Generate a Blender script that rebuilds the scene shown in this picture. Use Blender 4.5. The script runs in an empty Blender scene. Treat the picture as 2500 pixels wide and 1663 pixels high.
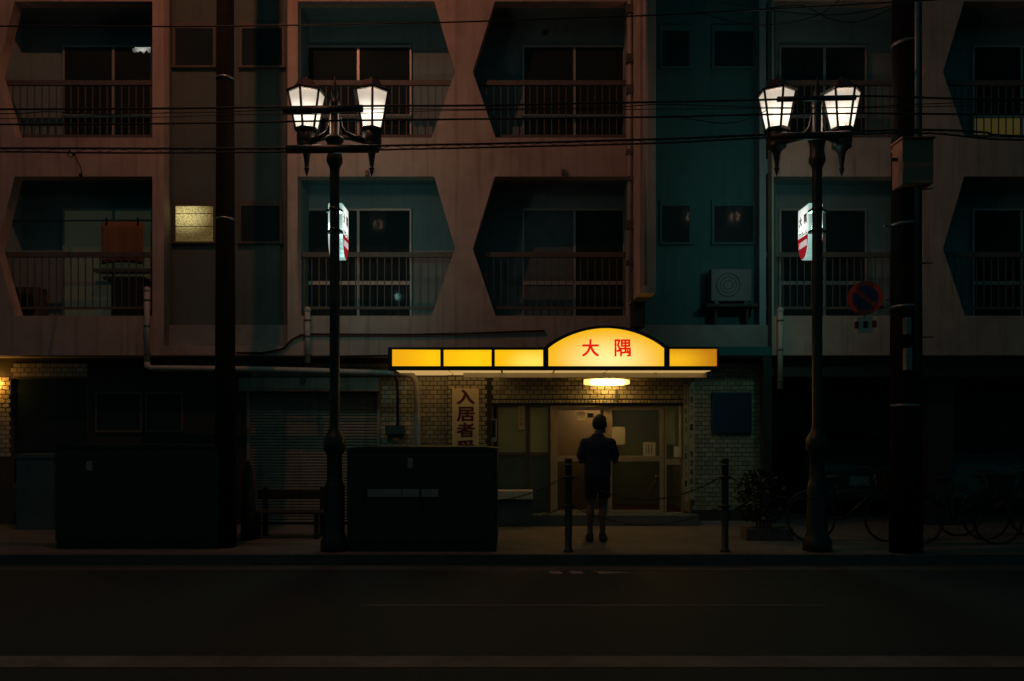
import bpy, bmesh, math, random
from mathutils import Vector, Matrix
random.seed(7)
S = bpy.context.scene
COL = S.collection
R = math.radians
CH, F = 1.62, 2000.0            # eye height; focal length for a 2500 wide picture

# ------------------------------------------------------------------ camera, sky, exposure
cam = bpy.data.cameras.new('camera')
cam.sensor_width = 36.0
cam.lens = 36.0 * F / 2500.0
cam.shift_y = (1050 - 831.5) / 2500.0
cam.clip_start, cam.clip_end = 0.1, 600
co = bpy.data.objects.new('camera', cam)
co.location = (0, 0, CH)
co.rotation_euler = (R(90), 0, 0)
COL.objects.link(co)
S.camera = co

W = bpy.data.worlds.new('World')
S.world = W
W.use_nodes = True
bg = W.node_tree.nodes['Background']
bg.inputs[0].default_value = (0.12, 0.62, 0.70, 1)      # night sky over the town, teal
bg.inputs[1].default_value = 0.054
S.view_settings.view_transform = 'Standard'
S.view_settings.look = 'None'
S.view_settings.exposure = 0
S.view_settings.gamma = 1
S.view_settings.use_curve_mapping = False
S.render.engine = 'CYCLES'
S.cycles.use_denoising = True
S.cycles.max_bounces = 6
S.cycles.sample_clamp_indirect = 3
LAMP_POS = Vector((-3.55, 8.45, 10.3))
LAMP_W, LAMP_C = 250, (1.0, 0.335, 0.165)
BULB_W = 75
SIGN_W = 36


# ------------------------------------------------------------------ helpers
def X(px, Y): return (px - 1250) * Y / F
def Z(py, Y): return CH + (1050 - py) * Y / F
def P(px, py, Y): return Vector((X(px, Y), Y, Z(py, Y)))


class MB:
    def __init__(s): s.v, s.f, s.sm = [], [], []

    def box(s, x0, x1, y0, y1, z0, z1):
        if x0 > x1: x0, x1 = x1, x0
        if y0 > y1: y0, y1 = y1, y0
        if z0 > z1: z0, z1 = z1, z0
        n = len(s.v)
        s.v += [(x0, y0, z0), (x1, y0, z0), (x1, y1, z0), (x0, y1, z0), (x0, y0, z1), (x1, y0, z1), (x1, y1, z1), (x0, y1, z1)]
        for q in ((3, 2, 1, 0), (4, 5, 6, 7), (0, 1, 5, 4), (1, 2, 6, 5), (2, 3, 7, 6), (3, 0, 4, 7)):
            s.f.append(tuple(n + i for i in q)); s.sm.append(False)
        return s

    def tube(s, pts, r, n=8, caps=True, smooth=True):
        pts = [Vector(p) for p in pts]
        rs = r if isinstance(r, (list, tuple)) else [r] * len(pts)
        base = len(s.v)
        up = None
        for i, p in enumerate(pts):
            t = (pts[min(i + 1, len(pts) - 1)] - pts[max(i - 1, 0)]).normalized()
            if up is None:
                up = Vector((0, 0, 1)) if abs(t.z) < 0.9 else Vector((0, 1, 0))
            a = t.cross(up).normalized(); b = a.cross(t).normalized(); up = b
            for k in range(n):
                an = 2 * math.pi * k / n
                s.v.append(tuple(p + rs[i] * (math.cos(an) * a + math.sin(an) * b)))
        for i in range(len(pts) - 1):
            for k in range(n):
                k2 = (k + 1) % n
                s.f.append((base + i * n + k, base + i * n + k2, base + (i + 1) * n + k2, base + (i + 1) * n + k)); s.sm.append(smooth)
        if caps:
            s.f.append(tuple(base + k for k in range(n))[::-1]); s.sm.append(False)
            s.f.append(tuple(base + (len(pts) - 1) * n + k for k in range(n))); s.sm.append(False)
        return s

    def lathe(s, prof, cx, cy, n=16, smooth=True, rot=0.0):
        base = len(s.v)
        for r, z in prof:
            for k in range(n):
                an = 2 * math.pi * k / n + rot
                s.v.append((cx + r * math.cos(an), cy + r * math.sin(an), z))
        m = len(prof)
        for i in range(m - 1):
            for k in range(n):
                k2 = (k + 1) % n
                s.f.append((base + i * n + k, base + i * n + k2, base + (i + 1) * n + k2, base + (i + 1) * n + k)); s.sm.append(smooth)
        s.f.append(tuple(base + k for k in range(n))[::-1]); s.sm.append(False)
        s.f.append(tuple(base + (m - 1) * n + k for k in range(n))); s.sm.append(False)
        return s

    def prism(s, poly, y0, y1):                 # poly in (x, z), extruded along y
        n = len(poly); b = len(s.v)
        s.v += [(x, y0, z) for x, z in poly] + [(x, y1, z) for x, z in poly]
        s.f.append(tuple(b + i for i in range(n))); s.sm.append(False)
        s.f.append(tuple(b + n + i for i in range(n))[::-1]); s.sm.append(False)
        for i in range(n):
            j = (i + 1) % n
            s.f.append((b + j, b + i, b + n + i, b + n + j)); s.sm.append(False)
        return s

    def quad(s, a, b, c, d):
        n = len(s.v); s.v += [tuple(a), tuple(b), tuple(c), tuple(d)]
        s.f.append((n, n + 1, n + 2, n + 3)); s.sm.append(False); return s

    def ball(s, c, r, n=10, sc=(1, 1, 1)):
        pr = [(r * math.sin(math.pi * i / n) if 0 < i < n else r * 0.02, -r * math.cos(math.pi * i / n)) for i in range(n + 1)]
        b = len(s.v); s.lathe(pr, 0, 0, n + 4)
        for i in range(b, len(s.v)):
            x, y, z = s.v[i]; s.v[i] = (c[0] + x * sc[0], c[1] + y * sc[1], c[2] + z * sc[2])
        return s

    def mesh(s, name):
        me = bpy.data.meshes.new(name)
        me.from_pydata([tuple(v) for v in s.v], [], s.f)
        me.polygons.foreach_set('use_smooth', s.sm)
        bm = bmesh.new(); bm.from_mesh(me)
        bmesh.ops.recalc_face_normals(bm, faces=bm.faces)
        bm.to_mesh(me); bm.free()
        return me


ORIGIN = {}


def root_of(o):
    while o.parent: o = o.parent
    return o


def tag(o, label=None, cat=None, group=None, kind=None):
    for k, v in (('label', label), ('category', cat), ('group', group), ('kind', kind)):
        if v: o[k] = v
    return o


def thing(name, label, cat, loc, group=None):
    o = bpy.data.objects.new(name, None)
    o.empty_display_size = 0.1
    COL.objects.link(o); o.location = loc
    ORIGIN[o.name] = Vector(loc)
    return tag(o, label, cat, group)


def org(parent):
    return ORIGIN.get(root_of(parent).name, Vector((0, 0, 0))) if parent else Vector((0, 0, 0))


def put(name, mb, mat, parent=None, bevel=0, at=None):
    """link a mesh given in world space as one object (a part of parent)"""
    me = mb.mesh(name) if isinstance(mb, MB) else mb
    o = bpy.data.objects.new(name, me)
    COL.objects.link(o)
    if mat and not me.materials: me.materials.append(mat)
    d = org(parent)
    if parent:
        o.parent = parent
    if at is None:
        if d.length: me.transform(Matrix.Translation(-d))
    else:
        o.location = Vector(at) - d
    if bevel:
        m = o.modifiers.new('bevel', 'BEVEL'); m.width = bevel; m.segments = 2; m.limit_method = 'ANGLE'
    return o


def inst(name, me, parent, at, rot=None, scale=None):
    o = bpy.data.objects.new(name, me); COL.objects.link(o)
    o.parent = parent; o.location = Vector(at) - org(parent)
    if rot: o.rotation_euler = rot
    if scale: o.scale = scale
    return o


def solo(name, mb, mat, label, cat, group=None, kind=None, bevel=0):
    """a thing that is one mesh; its origin is moved to its lowest middle point"""
    me = mb.mesh(name) if isinstance(mb, MB) else mb
    xs = [v.co for v in me.vertices]
    c = Vector(((min(v.x for v in xs) + max(v.x for v in xs)) / 2, (min(v.y for v in xs) + max(v.y for v in xs)) / 2, min(v.z for v in xs)))
    me.transform(Matrix.Translation(-c))
    o = bpy.data.objects.new(name, me); COL.objects.link(o); o.location = c
    ORIGIN[o.name] = c
    if mat and not me.materials: me.materials.append(mat)
    if bevel:
        m = o.modifiers.new('bevel', 'BEVEL'); m.width = bevel; m.segments = 2; m.limit_method = 'ANGLE'
    return tag(o, label, cat, group, kind)


def copy_tree(o, loc=None, parent=None):
    c = o.copy(); COL.objects.link(c)
    if parent: c.parent = parent
    if loc is not None:
        c.location = loc; ORIGIN[c.name] = Vector(loc)
    for ch in list(o.children): copy_tree(ch, None, c)
    return c


def curve_mesh(cu):
    o = bpy.data.objects.new('tmp', cu); COL.objects.link(o)
    dg = bpy.context.evaluated_depsgraph_get()
    me = bpy.data.meshes.new_from_object(o.evaluated_get(dg))
    bpy.data.objects.remove(o); bpy.data.curves.remove(cu)
    return me


UPRIGHT = Matrix.Rotation(R(90), 4, 'X')


def sheet(loops, y0, y1):
    """upright slab in the XZ plane with holes; loops are lists of (x, z)"""
    cu = bpy.data.curves.new('c', 'CURVE'); cu.dimensions = '2D'; cu.fill_mode = 'BOTH'
    cu.extrude = (y1 - y0) / 2
    for lp in loops:
        sp = cu.splines.new('POLY'); sp.points.add(len(lp) - 1); sp.use_cyclic_u = True
        for p, (x, z) in zip(sp.points, lp): p.co = (x, z, 0, 1)
    me = curve_mesh(cu)
    me.transform(UPRIGHT); me.transform(Matrix.Translation((0, (y0 + y1) / 2, 0)))
    return me


def text_mesh(body, h, depth=0.004, bold=0.0, line=1.0):
    cu = bpy.data.curves.new('t', 'FONT'); cu.body = body; cu.size = h
    cu.align_x = 'CENTER'; cu.align_y = 'CENTER'; cu.extrude = depth; cu.space_line = line
    me = curve_mesh(cu)
    if bold:                                  # heavier strokes: the same outline a hair to each side
        bm = bmesh.new()
        for i, (dx, dy) in enumerate(((-1, -1), (1, -1), (-1, 1), (1, 1), (0, 0))):
            c = me.copy(); c.transform(Matrix.Translation((dx * bold, dy * bold, -i * 0.0002))); bm.from_mesh(c); bpy.data.meshes.remove(c)
        bm.to_mesh(me); bm.free()
    me.transform(UPRIGHT)
    vs = [v.co for v in me.vertices]
    c = Vector(((min(v.x for v in vs) + max(v.x for v in vs)) / 2, 0, (min(v.z for v in vs) + max(v.z for v in vs)) / 2))
    me.transform(Matrix.Translation(-c))
    return me


def lettering(body, w, h, centre, mat, parent, rotz=0, depth=0.004, bold=0.0):
    """text stretched to w x h at centre, facing -Y turned by rotz"""
    me = text_mesh(body, 1.0, depth, bold)
    vs = [v.co for v in me.vertices]
    sx = w / (max(v.x for v in vs) - min(v.x for v in vs)); sz = h / (max(v.z for v in vs) - min(v.z for v in vs))
    me.transform(Matrix.Diagonal((sx, 1, sz, 1)))
    me.transform(Matrix.Rotation(rotz, 4, 'Z'))
    me.transform(Matrix.Translation(Vector(centre)))
    return put('lettering', me, mat, parent)


# ------------------------------------------------------------------ materials
def mat(name, c, rough=0.8, var=0.25, scale=3.0, bump=0.0, bscale=60, metal=0.0, streak=0.0, island=0.0, spec=0.5):
    m = bpy.data.materials.new(name); m.use_nodes = True
    nt = m.node_tree; N = nt.nodes; L = nt.links
    b = N['Principled BSDF']
    b.inputs['Roughness'].default_value = rough; b.inputs['Metallic'].default_value = metal
    b.inputs['Specular IOR Level'].default_value = spec
    geo = N.new('ShaderNodeNewGeometry')
    src = geo.outputs['Position']
    no = N.new('ShaderNodeTexNoise'); no.inputs['Scale'].default_value = scale; no.inputs['Detail'].default_value = 8; no.inputs['Roughness'].default_value = 0.65
    L.new(src, no.inputs['Vector'])
    mr = N.new('ShaderNodeMapRange'); mr.inputs['From Min'].default_value = 0.25; mr.inputs['From Max'].default_value = 0.75
    mr.inputs['To Min'].default_value = 1 - var; mr.inputs['To Max'].default_value = 1 + var
    L.new(no.outputs['Fac'], mr.inputs['Value'])
    fac = mr.outputs[0]
    if streak:
        mp = N.new('ShaderNodeMapping'); mp.inputs['Scale'].default_value = (7, 7, 0.35); L.new(src, mp.inputs['Vector'])
        n2 = N.new('ShaderNodeTexNoise'); n2.inputs['Scale'].default_value = 1.6; n2.inputs['Detail'].default_value = 6; L.new(mp.outputs[0], n2.inputs['Vector'])
        m2 = N.new('ShaderNodeMapRange'); m2.inputs['From Min'].default_value = 0.52; m2.inputs['From Max'].default_value = 0.75
        m2.inputs['To Min'].default_value = 1; m2.inputs['To Max'].default_value = 1 - streak; L.new(n2.outputs['Fac'], m2.inputs['Value'])
        mm = N.new('ShaderNodeMath'); mm.operation = 'MULTIPLY'; L.new(fac, mm.inputs[0]); L.new(m2.outputs[0], mm.inputs[1]); fac = mm.outputs[0]
    if island:
        m3 = N.new('ShaderNodeMapRange'); m3.inputs['To Min'].default_value = 1 - island; m3.inputs['To Max'].default_value = 1 + island
        oi = N.new('ShaderNodeObjectInfo'); ad = N.new('ShaderNodeMath'); ad.operation = 'ADD'; fr = N.new('ShaderNodeMath'); fr.operation = 'FRACT'
        L.new(geo.outputs['Random Per Island'], ad.inputs[0]); L.new(oi.outputs['Random'], ad.inputs[1]); L.new(ad.outputs[0], fr.inputs[0])
        L.new(fr.outputs[0], m3.inputs['Value'])
        mm = N.new('ShaderNodeMath'); mm.operation = 'MULTIPLY'; L.new(fac, mm.inputs[0]); L.new(m3.outputs[0], mm.inputs[1]); fac = mm.outputs[0]
    vm = N.new('ShaderNodeVectorMath'); vm.operation = 'SCALE'; vm.inputs[0].default_value = c[:3]
    L.new(fac, vm.inputs['Scale']); L.new(vm.outputs[0], b.inputs['Base Color'])
    if bump:
        nb = N.new('ShaderNodeTexNoise'); nb.inputs['Scale'].default_value = bscale; nb.inputs['Detail'].default_value = 6; L.new(src, nb.inputs['Vector'])
        bp = N.new('ShaderNodeBump'); bp.inputs['Strength'].default_value = bump; bp.inputs['Distance'].default_value = 0.01
        L.new(nb.outputs['Fac'], bp.inputs['Height']); L.new(bp.outputs[0], b.inputs['Normal'])
    return m


def emit(name, c, k, c2=None, centre=None, radius=(1, 1, 1), k2=None, rough=0.3, noise=0.0):
    """something that gives off light; c2/k2 is the glow close to the tube or bulb behind it"""
    m = bpy.data.materials.new(name); m.use_nodes = True
    nt = m.node_tree; N = nt.nodes; L = nt.links
    b = N['Principled BSDF']; b.inputs['Base Color'].default_value = (*[min(1, x) * 0.25 for x in c], 1); b.inputs['Roughness'].default_value = rough
    b.inputs['Emission Color'].default_value = (*c, 1); b.inputs['Emission Strength'].default_value = k
    if c2:
        geo = N.new('ShaderNodeNewGeometry')
        sub = N.new('ShaderNodeVectorMath'); sub.operation = 'SUBTRACT'; sub.inputs[1].default_value = centre; L.new(geo.outputs['Position'], sub.inputs[0])
        dv = N.new('ShaderNodeVectorMath'); dv.operation = 'DIVIDE'; dv.inputs[1].default_value = radius; L.new(sub.outputs[0], dv.inputs[0])
        ln = N.new('ShaderNodeVectorMath'); ln.operation = 'LENGTH'; L.new(dv.outputs[0], ln.inputs[0])
        mr = N.new('ShaderNodeMapRange'); mr.interpolation_type = 'SMOOTHSTEP'; mr.inputs['To Min'].default_value = 1; mr.inputs['To Max'].default_value = 0; L.new(ln.outputs['Value'], mr.inputs['Value'])
        mx = N.new('ShaderNodeMix'); mx.data_type = 'RGBA'; L.new(mr.outputs[0], mx.inputs['Factor'])
        mx.inputs['A'].default_value = (*[x * k for x in c], 1); mx.inputs['B'].default_value = (*[x * (k2 or k) for x in c2], 1)
        L.new(mx.outputs['Result'], b.inputs['Emission Color']); b.inputs['Emission Strength'].default_value = 1
        if noise:
            vo = N.new('ShaderNodeTexVoronoi'); vo.inputs['Scale'].default_value = 38; mp = N.new('ShaderNodeMapping'); mp.inputs['Rotation'].default_value = (0, R(35), 0); mp.inputs['Scale'].default_value = (1, 1, 1.7)
            L.new(geo.outputs['Position'], mp.inputs['Vector']); L.new(mp.outputs[0], vo.inputs['Vector'])
            m4 = N.new('ShaderNodeMapRange'); m4.inputs['From Max'].default_value = 0.7; m4.inputs['To Min'].default_value = 1 + noise; m4.inputs['To Max'].default_value = 1 - noise
            L.new(vo.outputs['Distance'], m4.inputs['Value'])
            sc = N.new('ShaderNodeVectorMath'); sc.operation = 'SCALE'; L.new(mx.outputs['Result'], sc.inputs[0]); L.new(m4.outputs[0], sc.inputs['Scale'])
            L.new(sc.outputs[0], b.inputs['Emission Color'])
    return m


def glass(name, tint=(0.9, 0.9, 0.85), refl=0.1):
    m = bpy.data.materials.new(name); m.use_nodes = True
    nt = m.node_tree; N = nt.nodes; L = nt.links; N.remove(N['Principled BSDF'])
    t = N.new('ShaderNodeBsdfTransparent'); t.inputs[0].default_value = (*tint, 1)
    g = N.new('ShaderNodeBsdfGlossy'); g.inputs['Roughness'].default_value = 0.05
    fr = N.new('ShaderNodeFresnel'); fr.inputs[0].default_value = 1.5
    mx = N.new('ShaderNodeMixShader'); L.new(fr.outputs[0], mx.inputs[0]); L.new(t.outputs[0], mx.inputs[1]); L.new(g.outputs[0], mx.inputs[2])
    L.new(mx.outputs[0], N['Material Output'].inputs[0])
    return m


M = {}
M['plaster'] = mat('facade_plaster', (0.42, 0.31, 0.26), 0.9, 0.24, 1.6, 0.4, 45, streak=0.36)
M['inner'] = mat('balcony_shade_plaster', (0.20, 0.29, 0.30), 0.9, 0.15, 1.5, 0.2, 45, streak=0.15)  # blue-green shade of the balconies put into the wall colour
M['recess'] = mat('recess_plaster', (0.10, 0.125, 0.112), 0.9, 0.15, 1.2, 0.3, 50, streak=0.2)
M['tealshade'] = mat('recess_teal_shade', (0.028, 0.125, 0.125), 0.85, 0.15, 1.2, 0.25, 50, streak=0.2)  # teal shade of the right recess put into its base colour
M['concrete'] = mat('concrete', (0.25, 0.24, 0.22), 0.9, 0.2, 4, 0.3, 80)
M['roof'] = mat('roof_sheet', (0.12, 0.12, 0.12), 0.9)
M['brick'] = mat('glazed_brick', (0.40, 0.33, 0.22), 0.38, 0.10, 9, 0.06, 70, island=0.22)
M['siding'] = mat('dark_siding', (0.026, 0.029, 0.024), 0.8, 0.3, 5, 0.2, 40, streak=0.3)
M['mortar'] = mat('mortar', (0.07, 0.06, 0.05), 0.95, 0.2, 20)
M['rail'] = mat('railing_paint', (0.11, 0.085, 0.07), 0.6, 0.3, 12)
M['alu'] = mat('aluminium_frame', (0.42, 0.40, 0.36), 0.4, 0.1, 10, metal=0.3)
M['doorframe'] = mat('door_frame_bronze', (0.46, 0.34, 0.22), 0.4, 0.1, 10, metal=0.1)
M['darkglass'] = mat('dark_window_glass', (0.022, 0.036, 0.040), 0.06, 0.2, 2, spec=0.02)
M['curtain'] = mat('curtain', (0.10, 0.16, 0.18), 0.9, 0.2, 6)
M['black'] = mat('black_iron', (0.012, 0.013, 0.012), 0.45, 0.3, 20, 0.1, 120)
M['cabinet'] = mat('black_cabinet', (0.014, 0.018, 0.016), 0.55, 0.25, 5, 0.05, 90)
M['brownroof'] = mat('lantern_roof', (0.045, 0.016, 0.012), 0.6, 0.25, 12)
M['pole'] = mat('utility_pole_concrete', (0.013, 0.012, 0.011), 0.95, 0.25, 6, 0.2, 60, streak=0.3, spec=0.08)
M['wire'] = mat('black_cable', (0.008, 0.008, 0.008), 0.6, 0.1, 5)
M['pvc'] = mat('drain_pipe', (0.40, 0.34, 0.30), 0.55, 0.15, 6, streak=0.2)
M['steel'] = mat('galvanised_steel', (0.22, 0.22, 0.21), 0.4, 0.2, 12, metal=0.7)
M['asphalt'] = mat('asphalt', (0.018, 0.029, 0.026), 0.8, 0.5, 24, 0.9, 110)
M['pave'] = mat('pavement_asphalt', (0.13, 0.115, 0.10), 0.85, 0.25, 3, 0.5, 120)
M['gutter'] = mat('gutter_concrete', (0.06, 0.058, 0.052), 0.85, 0.25, 5, 0.3, 90)
M['kerb'] = mat('kerb_stone', (0.085, 0.078, 0.07), 0.9, 0.25, 6, 0.3, 80, island=0.15)
M['paint'] = mat('road_paint', (0.30, 0.26, 0.22), 0.75, 0.6, 9)
M['midband'] = mat('pale_band_tone', (0.15, 0.125, 0.10), 0.8, 0.85, 0.9, 0.4, 140)  # pale tone varied in large patches
M['oldpaint'] = mat('worn_road_paint', (0.085, 0.082, 0.075), 0.8, 0.5, 14)
M['shutter'] = mat('shutter_steel', (0.26, 0.21, 0.17), 0.6, 0.2, 4, streak=0.45)
M['white'] = mat('white_board', (0.62, 0.56, 0.46), 0.6, 0.08, 5)
M['cream'] = mat('cream_board', (0.55, 0.42, 0.24), 0.6, 0.1, 6)
M['banner'] = mat('cream_banner', (0.78, 0.60, 0.36), 0.6, 0.06, 6)
M['crimson'] = mat('dark_red_letter', (0.11, 0.006, 0.012), 0.6, 0.1, 6)
M['ink'] = mat('black_ink', (0.01, 0.01, 0.01), 0.6, 0.1)
M['tape'] = mat('paper', (0.78, 0.68, 0.50), 0.8, 0.05, 8)
M['blue'] = mat('blue_panel', (0.010, 0.035, 0.075), 0.5, 0.2, 4)
M['signblue'] = mat('sign_blue', (0.006, 0.03, 0.10), 0.4, 0.1)
M['signred'] = mat('sign_red', (0.42, 0.05, 0.03), 0.45, 0.15, 9)
M['towel'] = mat('orange_towel', (0.25, 0.12, 0.065), 0.95, 0.1, 8, 0.3, 200)
M['wood'] = mat('dark_wood', (0.03, 0.022, 0.017), 0.7, 0.35, 9, 0.2, 60)
M['skin'] = mat('skin', (0.15, 0.085, 0.06), 0.55, 0.08, 20)
M['shirt'] = mat('navy_shirt', (0.016, 0.024, 0.045), 0.9, 0.15, 12, 0.25, 90)
M['shorts'] = mat('black_shorts', (0.010, 0.011, 0.012), 0.9, 0.15, 12, 0.25, 90)
M['hair'] = mat('black_hair', (0.008, 0.007, 0.006), 0.5, 0.3, 60, 0.6, 220)
M['leaf'] = mat('leaf', (0.03, 0.045, 0.02), 0.6, 0.4, 9)
M['redmat'] = mat('red_floor', (0.16, 0.035, 0.025), 0.9, 0.15, 8)
M['hallwall'] = mat('hall_wall', (0.36, 0.26, 0.14), 0.8, 0.2, 2)
M['hallgreen'] = mat('hall_wall_green', (0.30, 0.32, 0.19), 0.8, 0.15, 2)
M['tealpanel'] = mat('teal_panel', (0.07, 0.10, 0.10), 0.5, 0.2, 3)
M['step'] = mat('step_tile', (0.10, 0.12, 0.12), 0.7, 0.2, 5)
M['car'] = mat('dark_car_paint', (0.03, 0.033, 0.036), 0.25, 0.1, 3, spec=0.6)
M['car2'] = mat('grey_car_paint', (0.10, 0.11, 0.12), 0.3, 0.1, 3, spec=0.6)
M['rubber'] = mat('rubber', (0.015, 0.015, 0.015), 0.85, 0.2)
M['redlens'] = mat('red_lens', (0.10, 0.006, 0.005), 0.2, 0.1)
M['acgrey'] = mat('air_conditioner_case', (0.05, 0.065, 0.068), 0.5, 0.12, 4)
M['boxorange'] = mat('pole_box_paint', (0.40, 0.17, 0.11), 0.6, 0.12, 5, streak=0.2)
def frosted(name, c, k, c2, centre, radius, k2, trans, mixf=.35):
    m = emit(name, c, k, c2, centre, radius, k2)
    nt = m.node_tree; N = nt.nodes; L = nt.links
    N['Principled BSDF'].inputs['Base Color'].default_value = (.03, .03, .03, 1)
    t = N.new('ShaderNodeBsdfTransparent'); t.inputs[0].default_value = (trans, trans * .97, trans * .92, 1)
    mx = N.new('ShaderNodeMixShader'); mx.inputs[0].default_value = mixf
    L.new(t.outputs[0], mx.inputs[2]); L.new(N['Principled BSDF'].outputs[0], mx.inputs[1]); L.new(mx.outputs[0], N['Material Output'].inputs[0])
    return m
M['glass'] = glass('door_glass')
M['dimglass'] = glass('tinted_door_glass', (.66, .70, .66))
GROUND = 0.12

# ------------------------------------------------------------------ the ground
def structure(name, mb, m, parent=None, bevel=0):
    o = put(name, mb, m, parent, bevel); o['kind'] = 'structure'; return o
structure('ground', MB().quad((-150, -120, -0.03), (150, -120, -0.03), (150, 200, -0.03), (-150, 200, -0.03)), M['asphalt'])
structure('road', MB().box(-60, 60, 1.0, 9.43, -0.02, 0.0), M['asphalt'])
structure('gutter', MB().box(-60, 60, 9.432, 9.778, -0.02, 0.004), M['gutter'])
structure('pavement', MB().box(-60, 60, 9.932, 24, -0.02, GROUND), M['pave'])
structure('near_pavement', MB().box(-60, 60, -20, 0.85, -0.02, GROUND), M['pave'])
kb = structure('kerb', MB().box(-60, 60, 9.785, 9.925, -0.02, GROUND - 0.012), M['kerb'])
kme = MB().box(-0.297, 0.297, -0.075, 0.075, 0, 0.135).mesh('kerb_stone'); kme.materials.append(M['kerb'])
for i in range(-13, 14):
    o = inst('kerb_stone', kme, kb, (i * 0.6 + 0.11, 9.855, -0.003 + random.uniform(-.002, .002)))
# painted markings and a pale band, each a thin sheet on the asphalt
def road_poly(name, pts, mt=None):
    m = MB(); n = len(pts); m.v = [(x, y, 0.004) for x, y in pts]; m.f = [tuple(range(n))]; m.sm = [False]
    return structure(name, m, mt or M['paint'])
ya, yb = 9.22, 9.38
road_poly('dash_marking', [(X(1346, ya), ya), (X(1375, ya), ya), (X(1369, ya), yb), (X(1340, ya), yb)])
road_poly('dash_marking', [(X(1397, ya), ya), (X(1427, ya), ya), (X(1420, ya), yb), (X(1390, ya), yb)])
ym = (ya + yb) / 2
road_poly('arrow_marking', [(X(1447, ya), yb), (X(1462, ya), ym), (X(1463, ya), ya), (X(1510, ya), ya + 0.05), (X(1545, ya), ym), (X(1500, ya), yb - 0.03)])
road_poly('edge_line', [(-1.0, 9.33), (0.30, 9.33), (0.30, 9.37), (-1.0, 9.37)], M['oldpaint'])
road_poly('lane_line', [(-1.4, 7.52), (2.9, 7.52), (2.9, 7.58), (-1.4, 7.58)], M['oldpaint'])
road_poly('pale_band', [(-40, 5.58), (40, 5.58), (40, 5.86), (-40, 5.86)], M['midband'])  # pale band running along the whole road

# ------------------------------------------------------------------ the apartment building
BLD = thing('apartment_building', 'pink plastered apartment building with hexagonal balcony openings over a brick ground floor', 'building', (0, 12.5, GROUND))
YF, YW = 12.5, 13.3         # facade plane, balcony back wall
def fx(px): return X(px, YF)
def fz(py): return Z(py, YF)
LOW = (431, 771, 607); UPP = (3.5, 336, 175)       # opening top, bottom, corner height in the picture
def hexa_r(l, r, v, row):       # straight left side, pointed to the right
    t, b, m = row
    return [(fx(l), fz(t)), (fx(r), fz(t)), (fx(v), fz(m)), (fx(r - 6), fz(b)), (fx(l), fz(b))]
def hexa_l(l, r, v, row):       # pointed to the left, straight right side
    t, b, m = row
    return [(fx(l), fz(t)), (fx(r), fz(t)), (fx(r), fz(b)), (fx(l + 2), fz(b)), (fx(v), fz(m))]
ZB, ZT = 2.76, 9.1
def outline(a, b, z0=ZB, z1=ZT): return [(a, z0), (b, z0), (b, z1), (a, z1)]
rows = (LOW, UPP)
piece_a = [outline(-13, fx(400))] + [hexa_l(36, 372, -8, r) for r in rows] + [hexa_r(-440, -106, -55, r) for r in rows]
piece_c = [outline(fx(702), fx(1562))] + [hexa_r(727, 1060, 1111, r) for r in rows] + [hexa_l(1208, 1533, 1154, r) for r in rows]
piece_d = [outline(fx(1884.5), 13)] + [hexa_r(1889, 2207, 2258, r) for r in rows] + [hexa_l(2354, 2690, 2302, r) for r in rows]
for pc in (piece_a, piece_c, piece_d):
    put('facade_wall', sheet(pc, YF, YF + 0.2), M['plaster'], BLD)
put('pier', MB().box(fx(1864), fx(1884.5), YF + .003, YF + 0.2, GROUND, ZB - .002), M['siding'], BLD)
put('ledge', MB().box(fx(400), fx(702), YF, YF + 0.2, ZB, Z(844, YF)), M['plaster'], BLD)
put('ledge', MB().box(fx(1562) + .001, fx(1884.5) - .001, YF + 0.02, YF + 0.2, ZB, Z(846, YF)), M['tealshade'], BLD)
# floors, roof, ends
put('floor_slab', MB().box(-12.8, 12.8, YF + 0.2, 19.79, ZB, 3.25), M['concrete'], BLD)
put('roof', MB().box(-13, 13, YF + 0.2, 20, 8.75, 9.0), M['roof'], BLD)
put('end_wall', MB().box(-13, -12.81, YF + .2, 19.79, GROUND, 8.74), M['plaster'], BLD)
put('end_wall', MB().box(12.81, 13, YF + 0.2, 19.79, GROUND, 8.74), M['plaster'], BLD)
put('back_wall', MB().box(-12.8, 12.8, 19.8, 20, GROUND, 8.75), M['plaster'], BLD)
# stair recesses
YL_REC, YR_REC = 12.82, 13.0
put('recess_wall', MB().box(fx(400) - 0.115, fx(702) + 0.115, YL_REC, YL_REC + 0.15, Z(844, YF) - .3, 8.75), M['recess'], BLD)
put('recess_wall', MB().box(fx(1562) - .115, fx(1884.5) + .115, YR_REC, YR_REC + 0.15, 2.9, 8.75), M['tealshade'], BLD)
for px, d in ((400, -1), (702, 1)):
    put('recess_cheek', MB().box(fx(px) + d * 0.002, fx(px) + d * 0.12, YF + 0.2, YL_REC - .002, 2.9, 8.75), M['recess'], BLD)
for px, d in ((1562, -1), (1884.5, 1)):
    put('recess_cheek', MB().box(fx(px) + d * 0.002, fx(px) + d * 0.12, YF + 0.2, YR_REC - .002, 2.9, 8.75), M['tealshade'], BLD)
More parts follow.
